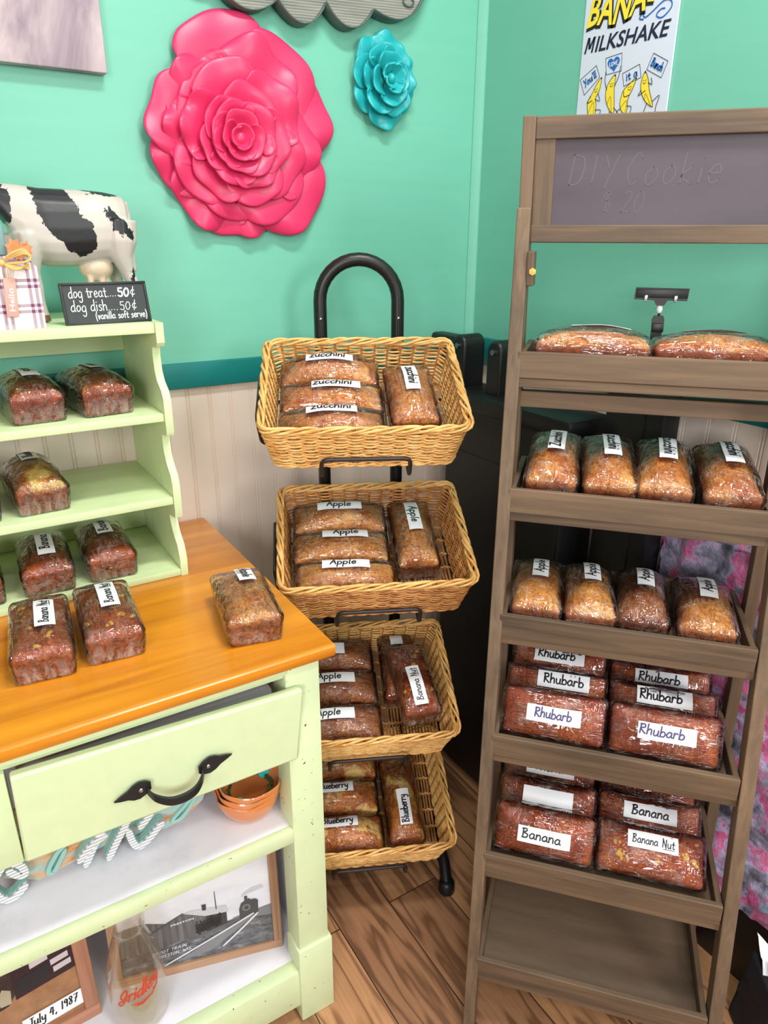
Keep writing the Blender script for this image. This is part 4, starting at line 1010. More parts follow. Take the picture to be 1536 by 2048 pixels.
# ------------------------------------------------------------------ canvas print, cloud, tin poster
t = NT('lavender_canvas_print')
n1 = t.noise(t.obj((9, 9, 5), (0, .5, 0), rnd=False), 1, 5, .6, .8)
c = t.ramp(n1, [(.3, (104, 90, 108)), (.44, (166, 146, 158)), (.6, (206, 186, 190)), (.8, (216, 196, 192))])
M['canvas'] = t.fin(c, .7, t.bump(t.noise(t.obj((900, 900, 900)), 1, 2), .1, .0004))
q = MB(); q.box(-.20, .3135, YW-.024, YW-.002, 1.545, 1.98, .003)
tag(q.build('canvas_print', M['canvas']), 'blurry lavender canvas print on the wall at the top left corner', 'canvas print')
cloud = thing('cloud_decoration', 'grey ribbed wooden cloud with a bent metal rim, above the turquoise flower', 'wall decoration', T(.72, YW, 1.70))
t = NT('grey_ribbed_wood')
wv = t.n('ShaderNodeTexWave', Vector=t.obj((1, 1, 1), (0, .06, 0), rnd=False), Scale=72, Distortion=1.2, Detail=2, _bands_direction='Z')
g1 = t.noise(t.obj((6, 60, 60)), 1, 5, .6)
c = t.mix(.5, t.ramp(wv.outputs[0], [(.1, (96, 98, 92)), (.8, (160, 158, 148))]), t.ramp(g1, [(.3, (84, 88, 84)), (.7, (160, 156, 146))]))
M['cloudw'] = t.fin(c, .7, t.bump(wv.outputs[0], .25, .002))
M['cloudrim'] = plain('dull_green_grey_tin', (88, 104, 98), .45, (40, .2, .001), .15, Metallic=.4)
def arcpts(p0, p1, sag, n=10):
    p0, p1 = Vector((p0[0], p0[1])), Vector((p1[0], p1[1])); d = p1-p0; nn = Vector((d.y, -d.x)).normalized()
    return [tuple(p0+d*k/n+nn*sag*4*(k/n)*(1-k/n)) for k in range(n)]
cb = [(.500, 1.702), (.612, 1.687), (.706, 1.696), (.805, 1.6985), (.925, 1.758)]
out = arcpts((.455, 1.74), cb[0], .02)+arcpts(cb[0], cb[1], .030)+arcpts(cb[1], cb[2], .034)+arcpts(cb[2], cb[3], .034)+arcpts(cb[3], cb[4], .036)+arcpts(cb[4], (.88, 1.86), .04)+arcpts((.88, 1.86), (.72, 1.92), .05)+arcpts((.72, 1.92), (.56, 1.86), .05)+arcpts((.56, 1.86), (.455, 1.74), .04)
outl = [(a-.72, b-1.70) for a, b in out]
q = MB(); q.prism(outl, lambda a, b: (a, -.024, b), lambda a, b: (a, -.018, b)); q.build('cloud_face', M['cloudw'], cloud, ang=30)
q = MB(); n = len(outl)
vs = [(a, -.034, b) for a, b in outl]+[(a, -.001, b) for a, b in outl]
q.add(vs, [(i, (i+1) % n, n+(i+1) % n, n+i) for i in range(n)])
o = q.build('bent_rim', M['cloudrim'], cloud, ang=40); sm = o.modifiers.new('t', 'SOLIDIFY'); sm.thickness = .0022; sm.offset = 1
q = MB(); q.tube([(.885-.72+.012*cos(k*PI/8), -.027, 1.722-1.70+.008*sin(k*PI/8)) for k in range(16)], .0016, 6, closed=True); q.build('hook_hole_ring', M['cloudrim'], cloud)

po = thing('tin_poster', 'tall pale tin poster with yellow lettering and dancing bananas', 'poster', T(XR, .979, 1.66))
M['tin'] = plain('pale_printed_tin', (206, 214, 228), .38, var=.02)
M['pnavy'] = plain('navy_print', (26, 30, 56), .4); M['pblue'] = plain('blue_print', (24, 96, 178), .4); M['pyel'] = plain('yellow_print', (240, 216, 60), .4); M['pink_'] = plain('black_print', (24, 24, 26), .4)
def pp_(p, q_, o): return Vector((-.004-o, .10-p, q_-1.66))
q = MB(); q.prism([(.0035, 1.44), (.203, 1.44), (.2015, 1.90), (.0035, 1.90)], lambda a, b: pp_(a, b, -.003), lambda a, b: pp_(a, b, 0)); pl = q.build('tin_sheet', M['tin'], po, smooth=False)
P1 = lambda x, y: pp_(x, y, .0006); P2 = lambda x, y: pp_(x, y, .0010); P3 = lambda x, y: pp_(x, y, .0014)
q = MB(); mk_ = lambda x, y: P1(x+.25*(y-1.61), y+(x-.012)*-.03); font_mesh(q, 'ILKSHAKE', mk_, .0345, 1.6105, .0235, .152, 0, .018)
for x0_, x1_, y0_, y1_ in ((.0115, .0125, 1.6105, 1.634), (.0135, .0195, 1.634, 1.6165), (.0195, .0255, 1.6165, 1.634), (.0265, .0275, 1.634, 1.6105)):
    q.add([mk_(x0_-.0021, y0_), mk_(x0_+.0021, y0_), mk_(x1_+.0021, y1_), mk_(x1_-.0021, y1_)], [(0, 1, 2, 3)])
q.build('milkshake_lettering', M['pnavy'], po, fix=False, smooth=False)
for nm, mt, P, bo in (('banana_lettering_outline', 'pink_', P1, .075), ('banana_lettering', 'pyel', P2, .02)):
    q = MB(); font_mesh(q, 'BANA-', lambda x, y: P(x+.22*(y-1.65), y+.0035*sin(x*60)), .011, 1.648-(.0015 if bo > .05 else 0), .046, .140, 0, bo); q.build(nm, M[mt], po, fix=False, smooth=False)
q = MB()
ribbon(q, [(.135, 1.6377), (.1275, 1.6400), (.1285, 1.6436), (.1343, 1.6468), (.1345, 1.6430), (.140, 1.6400), (.1537, 1.6461), (.1667, 1.6532), (.1770, 1.6560), (.1870, 1.6520), (.1883, 1.643), (.1747, 1.6334), (.1640, 1.6350), (.1613, 1.6400), (.1690, 1.6450), (.1759, 1.6446)], .0011, P1)
q.build('blue_swirl', M['pblue'], po, fix=False, smooth=False)
def placard(corners, word, kind=0):
    q = MB(); cs = corners+[corners[0]]
    for a, b in zip(cs, cs[1:]): ribbon(q, [a, ((a[0]+b[0])/2, (a[1]+b[1])/2), b], .00045, P1)
    o = q.build('placard_outline', M['pnavy'], po, fix=False, smooth=False)
    tl, tr, br_, bl_ = [Vector(c) for c in corners]
    cx = (tl+tr+br_+bl_)/4; ex = (tr-tl).normalized(); ey = (tl-bl_).normalized(); wd = (tr-tl).length
    mp = lambda P: (lambda x, y: P(*(cx+ex*x+ey*y)))
    if kind:
        q = MB(); hp = [(.0145*.92*(sin(t_)**3), .0125*(13*cos(t_)-5*cos(2*t_)-2*cos(3*t_)-cos(4*t_))/16+.001) for t_ in [2*PI*k/28 for k in range(28)]]
        q.add([mp(P1)(*p) for p in hp], [tuple(range(28))]); q.build('heart', M['pblue'], o, fix=False, smooth=False)
        q = MB(); write(q, word, mp(P2), 0, -.0022, .0036, .021, .17, .1, 0); q.build('placard_word', M['white'], o, fix=False, smooth=False)
    else:
        q = MB(); write(q, word, mp(P2), 0, -.0045, .0062, wd*.74, .17, .1, 0); q.build('placard_word', M['pblue'], o, fix=False, smooth=False)
placard([(.0058, 1.5711), (.042, 1.5881), (.0524, 1.5684), (.0193, 1.5453)], "You'll")
placard([(.0622, 1.5954), (.0977, 1.5974), (.1001, 1.5706), (.067, 1.5698)], 'LOVE', 1)
placard([(.1035, 1.5659), (.1385, 1.5741), (.1444, 1.5541), (.1092, 1.5462)], 'it a')
placard([(.1644, 1.5853), (.1953, 1.5689), (.1858, 1.5471), (.1544, 1.5636)], 'Bunch')
BN = [([(.0574, 1.5663), (.0552, 1.5491), (.0477, 1.5363), (.0504, 1.5244), (.0478, 1.503), (.0379, 1.503), (.0293, 1.5297), (.0403, 1.5475), (.0481, 1.559)], (.047, 1.549), [[(.036, 1.541), (.028, 1.531), (.040, 1.534)], [(.047, 1.535), (.058, 1.531), (.053, 1.543)], [(.049, 1.518), (.062, 1.516), (.060, 1.509)]]),
 ([(.0885, 1.5658), (.0891, 1.5443), (.093, 1.5189), (.0928, 1.5083), (.0851, 1.5111), (.0733, 1.5278), (.0706, 1.5457), (.0777, 1.5595)], (.082, 1.5525), [[(.072, 1.546), (.066, 1.560), (.066, 1.575)], [(.0885, 1.549), (.096, 1.563), (.098, 1.578)], [(.092, 1.516), (.101, 1.508), (.106, 1.498)], [(.083, 1.511), (.086, 1.503), (.084, 1.495)]]),
 ([(.1346, 1.5544), (.13, 1.5408), (.122, 1.5262), (.1225, 1.5127), (.1203, 1.5043), (.1109, 1.508), (.1052, 1.5211), (.1095, 1.5389), (.122, 1.548)], (.123, 1.5415), [[(.1105, 1.538), (.113, 1.530), (.124, 1.531)], [(.121, 1.515), (.131, 1.512), (.128, 1.500)], [(.108, 1.512), (.101, 1.510), (.099, 1.502)]]),
 ([(.1525, 1.5605), (.1606, 1.5481), (.1648, 1.5334), (.1751, 1.5107), (.1741, 1.5073), (.1632, 1.5135), (.153, 1.5244), (.1465, 1.5384), (.1471, 1.5502)], (.153, 1.5465), [[(.148, 1.535), (.143, 1.527), (.157, 1.533)], [(.161, 1.544), (.169, 1.540), (.166, 1.550)], [(.174, 1.515), (.187, 1.522), (.182, 1.505), (.184, 1.492)], [(.163, 1.5135), (.158, 1.500), (.157, 1.49)]])]
for poly, fc, limbs in BN:
    sm_ = [(p.x, p.y) for p in catmull([Vector((a, b, 0)) for a, b in poly], 4, True)]
    q = MB(); q.add([P1(*p) for p in sm_], [tuple(range(len(sm_)))]); o = q.build('banana_figure', M['pyel'], po, fix=False, smooth=False)
    q = MB()
    ribbon(q, sm_+[sm_[0]], .0005, P2)
    for l in limbs: ribbon(q, l, .0006, P2)
    ribbon(q, [(fc[0]-.0035, fc[1]+.001), (fc[0]-.0025, fc[1]+.002), (fc[0]-.001, fc[1]+.001)], .0003, P2); ribbon(q, [(fc[0]+.001, fc[1]+.0012), (fc[0]+.0025, fc[1]+.0022), (fc[0]+.004, fc[1]+.0012)], .0003, P2)
    ribbon(q, [(fc[0]-.003, fc[1]-.0015), (fc[0], fc[1]-.003), (fc[0]+.003, fc[1]-.0012)], .0004, P2)
    n_ = len(sm_); ribbon(q, [sm_[int(n_*.62)], fc and ((sm_[int(n_*.62)][0]*.5+sm_[int(n_*.1)][0]*.5), fc[1]-.018), sm_[int(n_*.48)]], .0003, P2)
    tipd = poly[0]; q.add([P2(tipd[0]+.0016*cos(k), tipd[1]+.0018*sin(k)) for k in (0, 1, 2, 3, 4, 5)], [(0, 1, 2, 3, 4, 5)])
    q.build('banana_outline', M['pink_'], o, fix=False, smooth=False)

# ------------------------------------------------------------------ cow figurine, plaid block and chalk sign on the rack
ZT = 1.1815
cow = thing('cow_figurine', 'black and white cow figurine standing on top of the green rack', 'cow figurine', T(.2, 1.22, ZT))
def C_(x, y, z): return Vector((x-.2, y-1.22, z-ZT))
def loft(mb, secs, n=20):
    """secs: (centre, ry, rz-axis vector half-size along z') swept body sections along x"""
    vs = []; fs = []
    for (x, y, z, rh, rw, tilt) in secs:
        for k in range(n):
            a = 2*PI*k/n; ca, sa = cos(a), sin(a)
            ca = math.copysign(abs(ca)**.85, ca); sa = math.copysign(abs(sa)**.85, sa)
            vs.append(C_(x+sa*rh*sin(tilt), y+ca*rw, z+sa*rh*cos(tilt)))
    for i in range(len(secs)-1):
        for k in range(n): fs.append((i*n+k, i*n+(k+1) % n, (i+1)*n+(k+1) % n, (i+1)*n+k))
    fs += [tuple(range(n-1, -1, -1)), tuple((len(secs)-1)*n+k for k in range(n))]
    mb.add(vs, fs)
q = MB()
loft(q, [(.2855, 1.22, 1.326, .018, .014, 0), (.282, 1.22, 1.324, .034, .026, 0), (.270, 1.22, 1.318, .044, .035, 0), (.252, 1.22, 1.316, .049, .040, 0), (.228, 1.22, 1.3145, .052, .042, 0), (.195, 1.22, 1.313, .054, .044, 0), (.165, 1.22, 1.3135, .054, .044, 0), (.138, 1.22, 1.319, .052, .040, 0), (.118, 1.22, 1.330, .044, .033, -.25), (.100, 1.22, 1.346, .034, .025, -.55), (.080, 1.22, 1.366, .027, .021, -.7), (.062, 1.22, 1.380, .024, .022, -.4), (.045, 1.22, 1.384, .024, .023, 0), (.022, 1.22, 1.374, .020, .018, .3), (.000, 1.22, 1.360, .015, .015, .4), (-.010, 1.22, 1.352, .010, .011, .4)])
def limb(pts): q.tube([C_(*p[:3]) for p in pts], [p[3] for p in pts], 12)
limb([(.270, 1.199, 1.325, .026), (.269, 1.197, 1.295, .024), (.268, 1.197, 1.272, .0165), (.274, 1.198, 1.250, .0105), (.281, 1.199, 1.232, .0095), (.279, 1.199, 1.212, .0072), (.276, 1.199, 1.196, .0078), (.274, 1.199, 1.1825, .0098)])
limb([(.262, 1.243, 1.325, .024), (.260, 1.244, 1.292, .021), (.258, 1.244, 1.27, .0155), (.262, 1.243, 1.250, .0105), (.268, 1.243, 1.232, .009), (.264, 1.243, 1.21, .0072), (.262, 1.243, 1.196, .0078), (.260, 1.243, 1.1825, .0098)])
limb([(.140, 1.199, 1.305, .022), (.139, 1.196, 1.275, .0165), (.139, 1.196, 1.25, .0105), (.141, 1.196, 1.232, .0098), (.143, 1.196, 1.21, .0072), (.144, 1.196, 1.196, .008), (.145, 1.196, 1.1825, .0098)])
limb([(.125, 1.241, 1.305, .020), (.123, 1.243, 1.275, .0155), (.122, 1.243, 1.25, .0105), (.121, 1.243, 1.232, .0095), (.122, 1.243, 1.21, .0072), (.123, 1.243, 1.196, .008), (.124, 1.243, 1.1825, .0098)])
q.ell(C_(.232, 1.219, 1.258), (.026, .024, .022), 16, 10)
for dx, dy in ((-.012, -.012), (.004, -.013), (-.010, .010), (.012, -.006)): q.tube([C_(.232+dx, 1.219+dy, 1.245), C_(.232+dx*1.1, 1.219+dy*1.1, 1.226)], [.0058, .0035], 8)
q.tube([C_(.2855, 1.22, 1.352), C_(.290, 1.22, 1.33), C_(.290, 1.22, 1.29), C_(.288, 1.22, 1.25)], [.006, .0042, .0038, .006], 8)
for s in (-1, 1): q.ell(C_(.098, 1.22+s*.020, 1.384), (.022, .009, .013), 12, 8, Matrix.Rotation(-.35, 3, 'Y'))
t = NT('painted_holstein_coat')
tc = t.n('ShaderNodeTexCoord'); wob = t.n('ShaderNodeTexNoise', Vector=tc.outputs['Object'], Scale=55, Detail=5, Roughness=.65)
wv = t.n('ShaderNodeVectorMath', _operation='SUBTRACT', i0=wob.outputs['Color'], i1=(.5, .5, .5))
wv2 = t.n('ShaderNodeVectorMath', _operation='SCALE', i0=wv.outputs[0]); wv2.inputs['Scale'].default_value = .03
pos = t.n('ShaderNodeVectorMath', _operation='ADD', i0=tc.outputs['Object'], i1=wv2.outputs[0])
msk = None
for (x, z, rx, rz, rot) in ((.183, 1.338, .027, .052, .35), (.207, 1.303, .024, .03, .3), (.103, 1.352, .020, .046, .1), (.08, 1.39, .05, .028, 0), (.238, 1.371, .04, .010, -.22), (.268, 1.318, .006, .024, .55), (.258, 1.322, .004, .018, .45), (.279, 1.247, .0045, .011, -.3)):
    mp = t.n('ShaderNodeMapping', i0=pos.outputs[0], _vector_type='TEXTURE')
    mp.inputs['Location'].default_value = (x-.2, 0, z-ZT); mp.inputs['Rotation'].default_value = (0, -rot, 0); mp.inputs['Scale'].default_value = (rx, 50, rz)
    ln = t.n('ShaderNodeVectorMath', _operation='LENGTH', i0=mp.outputs[0])
    k = t.math('LESS_THAN', ln.outputs['Value'], 1.0)
    msk = k if msk is None else t.math('MAXIMUM', msk, k)
base = t.mix(t.noise(t.obj((30, 30, 30)), 1, 4), (186, 177, 168), (210, 201, 193))
sep = t.n('ShaderNodeSeparateXYZ', i0=tc.outputs['Object'])
ud = t.math('LESS_THAN', t.n('ShaderNodeVectorMath', _operation='DISTANCE', i0=tc.outputs['Object'], i1=(.032, -.004, .062)).outputs['Value'], .030)
base = t.mix(t.math('MULTIPLY', ud, .7), base, (226, 196, 160))
hoof = t.math('LESS_THAN', sep.outputs['Z'], .011); base = t.mix(hoof, base, (120, 84, 50))
M['cow'] = t.fin(t.mix(msk, base, (26, 27, 30)), .42, t.bump(t.noise(t.obj((90, 90, 90)), 1, 4), .25, .001))
co = q.build('cow_body', M['cow'], cow, ang=180)
rm = co.modifiers.new('one_skin', 'REMESH'); rm.mode = 'VOXEL'; rm.voxel_size = .0022; rm.use_smooth_shade = True
sm2 = co.modifiers.new('soft', 'SMOOTH'); sm2.iterations = 5; sm2.factor = .6
# plaid block
pb = thing('plaid_block', 'pink and purple plaid gift-tag block with raffia bow, at the left picture edge', 'decorative block', T(.08, 1.118, ZT))
t = NT('purple_plaid_on_white')
tc = t.n('ShaderNodeTexCoord'); sp = t.n('ShaderNodeSeparateXYZ', i0=tc.outputs['Object'])
def band(sock, period, offs, wd):
    a = t.math('FRACT', t.math('MULTIPLY', t.math('ADD', sock, 1.0+offs), 1/period)); return t.math('LESS_THAN', a, wd/period)
mk = t.math('ADD', t.math('ADD', band(sp.outputs['X'], .036, .003, .0042), band(sp.outputs['X'], .036, -.005, .0042)), t.math('ADD', band(sp.outputs['Z'], .033, .002, .0042), band(sp.outputs['Z'], .033, -.006, .0042)))
M['plaid'] = t.fin(t.mix(t.math('MULTIPLY', mk, .62, True), (240, 232, 234), (116, 56, 98)), .6)
M['mdf'] = plain('brown_board_edge', (120, 84, 62), .7)
q = MB(); q.prism([(-.065, 0), (.056, 0), (.056, .081), (.049, .0895), (.012, .097), (-.065, .097)], lambda a, b: (a, 0, b), lambda a, b: (a, .010, b)); q.build('block', M['plaid'], pb, smooth=False)
M['tealstem'] = plain('dusty_teal_wood', (118, 150, 152), .6); M['raffia'] = plain('raffia', (226, 184, 112), .6, (120, .3, .001)); M['copperleaf'] = plain('copper_leaf', (206, 128, 76), .4, var=.2); M['tagp'] = plain('dusty_pink_tag', (220, 164, 152), .6)
q = MB(); q.box(.008, .023, .001, .012, .096, .136, .003); q.build('stem', M['tealstem'], pb)
q = MB()
for ax, az, rot, s in ((.032, .106, .2, 1), (.045, .104, -.6, .85), (.036, .098, -1.3, .7)):
    pts = []
    for k in range(14):
        a = 2*PI*k/14; r = .0135*s*(1 if k % 2 == 0 else .62); pts.append((ax+r*cos(a+rot)*.9, az+r*sin(a+rot)))
    q.prism(pts, lambda a, b: (a, -.007+.25*abs(a-ax), b), lambda a, b: (a, -.004+.25*abs(a-ax), b))
q.build('copper_leaf', M['copperleaf'], pb, ang=20)
q = MB()
for k in range(4):
    o_ = k*.0018
    q.tube(catmull([(.013, -.008, .088), (.026, -.012-o_, .094+o_), (.042, -.012, .0985+o_), (.049, -.010, .094), (.040, -.010-o_, .088), (.013, -.008, .086)], 5), .0013, 5)
    q.tube(catmull([(.013, -.008, .087), (.028, -.010-o_, .084-o_), (.046, -.008, .079+o_*1.2)], 5), .0012, 5)
    q.tube(catmull([(.013, -.008, .087), (-.01, -.011-o_, .093+o_), (-.03, -.010, .092), (-.02, -.01, .085), (.013, -.008, .086)], 5), .0013, 5)
q.ell((.013, -.009, .087), (.005, .004, .0045), 10, 6); q.build('raffia_bow', M['raffia'], pb)
tg = MB(); tg.box(.0075, .0225, -.0062, -.0035, .0185, .069, .001, mat=Matrix.Rotation(.06, 4, 'Y')); to = tg.build('hello_tag', M['tagp'], pb)
q = MB(); mr = Matrix.Rotation(.06, 3, 'Y')
font_mesh(q, 'Hello', lambda x, y: mr @ Vector((.015-y+.0036, -.0066, .026+x)), 0, 0, .0072, .030, 0, .01); q.build('hello_lettering', M['white'], to, fix=False, smooth=False)
q = MB(); q.tube([mr @ Vector(p) for p in [(.0125, -.005, .067), (.011, -.007, .078), (.013, -.008, .087)]], .0007, 5); q.tube([mr @ Vector(p) for p in [(.0165, -.005, .067), (.018, -.007, .078), (.013, -.008, .087)]], .0007, 5); q.build('string', M['raffia'], pb)
# little chalkboard leaning back
sg = thing('price_sign', 'small black chalkboard sign with dog treat prices on the green rack', 'sign', T(.2255, 1.1335, ZT, 2.5, -14))
q = MB(); q.prism([(-.0615, 0), (.0615, 0), (.0615, .0595), (-.0615, .0595)], lambda a, b: (a, 0, b), lambda a, b: (a, .006, b)); so = q.build('board', M['slate'], sg, smooth=False)
bv = so.modifiers.new('b', 'BEVEL'); bv.width = .0012; bv.segments = 2
q = MB()
for a, b, c, d in ((-.0615, .0615, .0, .0035), (-.0615, .0615, .056, .0595), (-.0615, -.058, .0035, .056), (.058, .0615, .0035, .056)): q.box(a, b, -.0022, .0005, c, d, .0006)
q.build('sign_frame', M['blackplastic'], sg)
q = MB(); F_ = lambda x, y: Vector((x, -.0007, y))
write(q, 'dog treat....', F_, -.051, .0385, .0082, .067, .075, .02, 1, 'l'); write(q, 'dog dish....', F_, -.051, .019, .0082, .066, .075, .02, 2, 'l')
write(q, '50', F_, .0185, .0385, .0068, .017, .17, .02, 3, 'l'); write(q, '50', F_, .018, .019, .0066, .016, .08, .02, 3, 'l'); write(q, '¢', F_, .037, .0395, .0075, .007, .07, .02, 3, 'l'); write(q, '¢', F_, .036, .020, .0075, .007, .07, .02, 3, 'l')
write(q, '(vanilla soft serve)', F_, -.019, .0072, .0054, .075, .11, .05, 4, 'l')
q.build('chalk_prices', M['chalk'], so, fix=False, smooth=False)

# ------------------------------------------------------------------ things on the sideboard shelves
M['terra'] = plain('glazed_terracotta', (214, 128, 66), .25, var=.08, Coat__Weight=.6); M['leafg'] = plain('dark_green_leaf', (66, 98, 48), .55, var=.25); M['turq'] = plain('turquoise_glaze', (64, 208, 212), .3)
bx_, by_, bz_ = .292, .878, .4352
for k in range(3):
    tb_ = thing('scalloped_bowl', ['lowest terracotta bowl of the stack on the sideboard shelf', 'middle terracotta bowl of the stack on the sideboard shelf', 'topmost terracotta bowl of the stack, turquoise flowers inside'][k], 'bowl', T(bx_+.002*k, by_, bz_+.0135*k+.0005, 20*k, 0), 'stacked scalloped bowls')
    tb_.rotation_euler = (R_(2*k), R_(-1*k), R_(4*k))
    def wavy(p, a, i):
        hgt = max(0, p.z-.012)/.036
        r = 1+.075*hgt*cos(5*a+.6)
        return Vector((p.x*r, p.y*r, p.z+.005*hgt**2*cos(5*a+.6)))
    q = MB(); q.lathe([(.0, 0), (.026, 0), (.030, .001), (.040, .010), (.0485, .024), (.053, .038), (.0555, .0475), (.054, .0495), (.051, .0465), (.0475, .036), (.042, .024), (.034, .0125), (.024, .0055), (0, .005)], 50, fn=wavy)
    q.build('bowl', M['terra'], tb_, ang=50)
    if k == 2:
        q = MB(); rnd = random.Random(4)
        for j in range(26):
            a = 2*PI*j/26; r = .033+rnd.uniform(-.003, .003)
            q.ell((r*cos(a), r*sin(a), .0155+rnd.uniform(0, .003)), (.0062, .0028, .0012), 8, 5, Matrix.Rotation(a+rnd.uniform(.5, 2.2), 3, 'Z') @ Matrix.Rotation(-.35, 3, 'Y'))
        q.tube([(.033*cos(2*PI*j/40), .033*sin(2*PI*j/40), .0142+.0008*sin(j)) for j in range(40)], .0016, 6, closed=True)
        q.build('leaf_wreath', M['leafg'], tb_)
        for a0 in (.35, 3.6, 4.7, 1.9):
            q = MB(); c0 = Vector((.033*cos(a0), .033*sin(a0), .019)); s_ = 1.2 if a0 < 4 else .6
            for d_ in (-.55, 0, .55):
                dr_ = Vector((cos(a0+d_), sin(a0+d_), .25))
                q.tube([c0-dr_*.007*s_, c0+dr_*.001*s_, c0+dr_*.007*s_, c0+dr_*.011*s_], [.0018*s_, .0032*s_, .0042*s_, .0012], 8)
            q.build('turquoise_flower', M['turq'], tb_)
# script word sign
M['mintside'] = plain('pale_turquoise_edge', (150, 196, 188), .5)
t = NT('white_corrugated_tin'); wv = t.n('ShaderNodeTexWave', Vector=t.obj((1, 1, 1), (0, .05, 0), rnd=False), Scale=62, Distortion=0, _bands_direction='Z')
M['corr'] = t.fin(t.ramp(wv.outputs[0], [(.25, (186, 190, 196)), (.6, (246, 246, 246))]), .5, t.bump(wv.outputs[0], .5, .002))
t = NT('washed_orange_wood'); n1 = t.noise(t.obj((14, 60, 60), (0, .4, 0)), 1, 6, .65)
M['wash'] = t.fin(t.ramp(n1, [(.32, (196, 120, 66)), (.45, (214, 168, 124)), (.56, (158, 190, 186)), (.7, (190, 196, 186))]), .7)
wsn = thing('word_sign', 'script word sign with striped white letters on washed wood, under the drawer', 'word sign', T(.08, .885, .4352))
def sc2(x, z): return (x*.9516-.08, 1.3-(1.3-z)*.9516-.4352+.0035)
q = MB(); bb_ = [(-.082, .451), (-.066, .425), (-.034, .403), (-.019, .393), (.014, .398), (.09, .41), (.15, .402), (.171, .393), (.197, .396), (.236, .421), (.25, .455), (.25, .53), (-.082, .53)]
q.prism([sc2(*p) for p in bb_], lambda a, b: (a, .018, max(b, .0)), lambda a, b: (a, .026, max(b, .0))); q.build('backing_board', M['wash'], wsn, smooth=False)
def fat(mb, pts, hw, y0, y1):
    P = catmull([Vector((*sc2(*p), 0)) for p in pts], 8); n = len(P); Lf = []; Rf = []
    for i, p in enumerate(P):
        d = (P[min(i+1, n-1)]-P[max(i-1, 0)]); d.normalize(); nn = Vector((-d.y, d.x, 0)); k = min(1, .35+min(i, n-1-i)/2.5)
        Lf.append(p+nn*hw*k); Rf.append(p-nn*hw*k)
    out_ = [(p.x, max(p.y, 0)) for p in Lf]+[(p.x, max(p.y, 0)) for p in reversed(Rf)]
    mb.prism(out_, lambda a, b: Vector((a, y0, b)), lambda a, b: Vector((a, y1, b)))
LT = [[(-.085, .49), (-.05, .462), (-.036, .446), (-.035, .430), (-.044, .434), (-.055, .450)], [(-.034, .414), (-.052, .3985), (-.066, .400), (-.075, .420), (-.070, .445), (-.05, .47), (-.03, .50)],
      [(.036, .413), (.052, .430), (.066, .44), (.082, .446)], [(.044, .3985), (.058, .424), (.07, .445), (.085, .475)], [(.077, .3945), (.092, .420), (.108, .445), (.125, .475)], [(.112, .44), (.117, .409), (.126, .3975), (.140, .404), (.152, .415), (.166, .428)], [(.128, .43), (.146, .447), (.16, .475)]]
for kl, l in enumerate(LT):
    q = MB(); fat(q, l, .005, -.0011*(kl % 3), .003); lo = q.build('letter_stroke', M['corr'], wsn, ang=30)
    q = MB(); fat(q, l, .0056, .0032+.0011*(kl % 3), .0172-.0011*(kl % 3)); q.build('letter_edge', M['mintside'], lo, ang=30)
for l in ([(.026, .445), (.012, .434), (-.002, .414), (-.004, .402), (.004, .404), (.012, .416), (.024, .436)], [(.226, .45), (.206, .428), (.185, .411), (.186, .405), (.2, .409), (.217, .428), (.23, .45)]):
    q = MB(); fat(q, l, .0032, .012, .019); q.build('letter_edge', M['mintside'], wsn, ang=30)
# framed station picture
def frame_thing(name, label, cat, M4, w_, h_, fwd, matx, matz, dep=.016):
    t_ = thing(name, label, cat, M4)
    for a, b, c, d, mt in ((0, w_, 0, fwd, matx), (0, w_, h_-fwd, h_, matx), (0, fwd, fwd, h_-fwd, matz), (w_-fwd, w_, fwd, h_-fwd, matz)):
        q = MB(); q.box(a, b, 0, dep, c, d, .0015); q.build('frame_rail', mt, t_)
    return t_
ang = math.degrees(math.atan2(.8588-.9142, .3267-.1267))
FW, FH = .285, .215
f1 = frame_thing('framed_photo', 'black and white station photograph in an oak frame, right of the bottle', 'framed picture', T(.3267-FW*cos(R_(ang)), .8588-FW*sin(R_(ang)), .1198, ang, -7), FW, FH, .0155, M['oakframe'], M['oakframez'])
def flat(name, col): 
    if name not in M: M[name] = plain(name, col, .35, var=.05)
    return M[name]
t = NT('photo_sky'); tc = t.n('ShaderNodeTexCoord'); n1 = t.noise(t.obj((7, 7, 16), rnd=False), 1, 4)
M['psky'] = t.fin(t.ramp(n1, [(.3, (206, 210, 222)), (.6, (232, 235, 243))]), .3)
q = MB(); q.box(.012, FW-.012, .005, .010, .012, FH-.012); pc = q.build('photograph', M['psky'], f1, smooth=False)
def pic(name, poly, col, lay, parent=None, w0=0.0155, w1=FW-.0155, h0=.0155, h1=FH-.0155):
    q = MB(); q.add([(w0+a*(w1-w0), .005-.0002*lay, h0+b*(h1-h0)) for a, b in poly], [tuple(range(len(poly)))])
    return q.build(name, col if not isinstance(col, tuple) else flat(name+'_ink', col), parent or pc, fix=False, smooth=False)
t = NT('photo_ground'); n1 = t.noise(t.obj((40, 40, 90), rnd=False), 1, 5, .7)
M['pgr'] = t.fin(t.ramp(n1, [(.3, (52, 52, 58)), (.55, (112, 112, 118)), (.75, (176, 176, 182))]), .35)
t = NT('photo_planks'); n1 = t.noise(t.obj((160, 10, 8), rnd=False), 1, 3, .6)
M['pplank'] = t.fin(t.ramp(n1, [(.3, (78, 76, 80)), (.7, (122, 120, 124))]), .35)
pic('ground', [(0, 0), (1, 0), (1, .33), (.78, .36), (.6, .31), (.3, .26), (0, .22)], M['pgr'], 1)
pic('hill', [(.74, .33), (1, .30), (1, .42), (.86, .39), (.74, .36)], (122, 124, 132), 2)
pic('shed', [(.0, .2), (.33, .24), (.33, .46), (.16, .53), (.0, .5)], M['pplank'], 2)
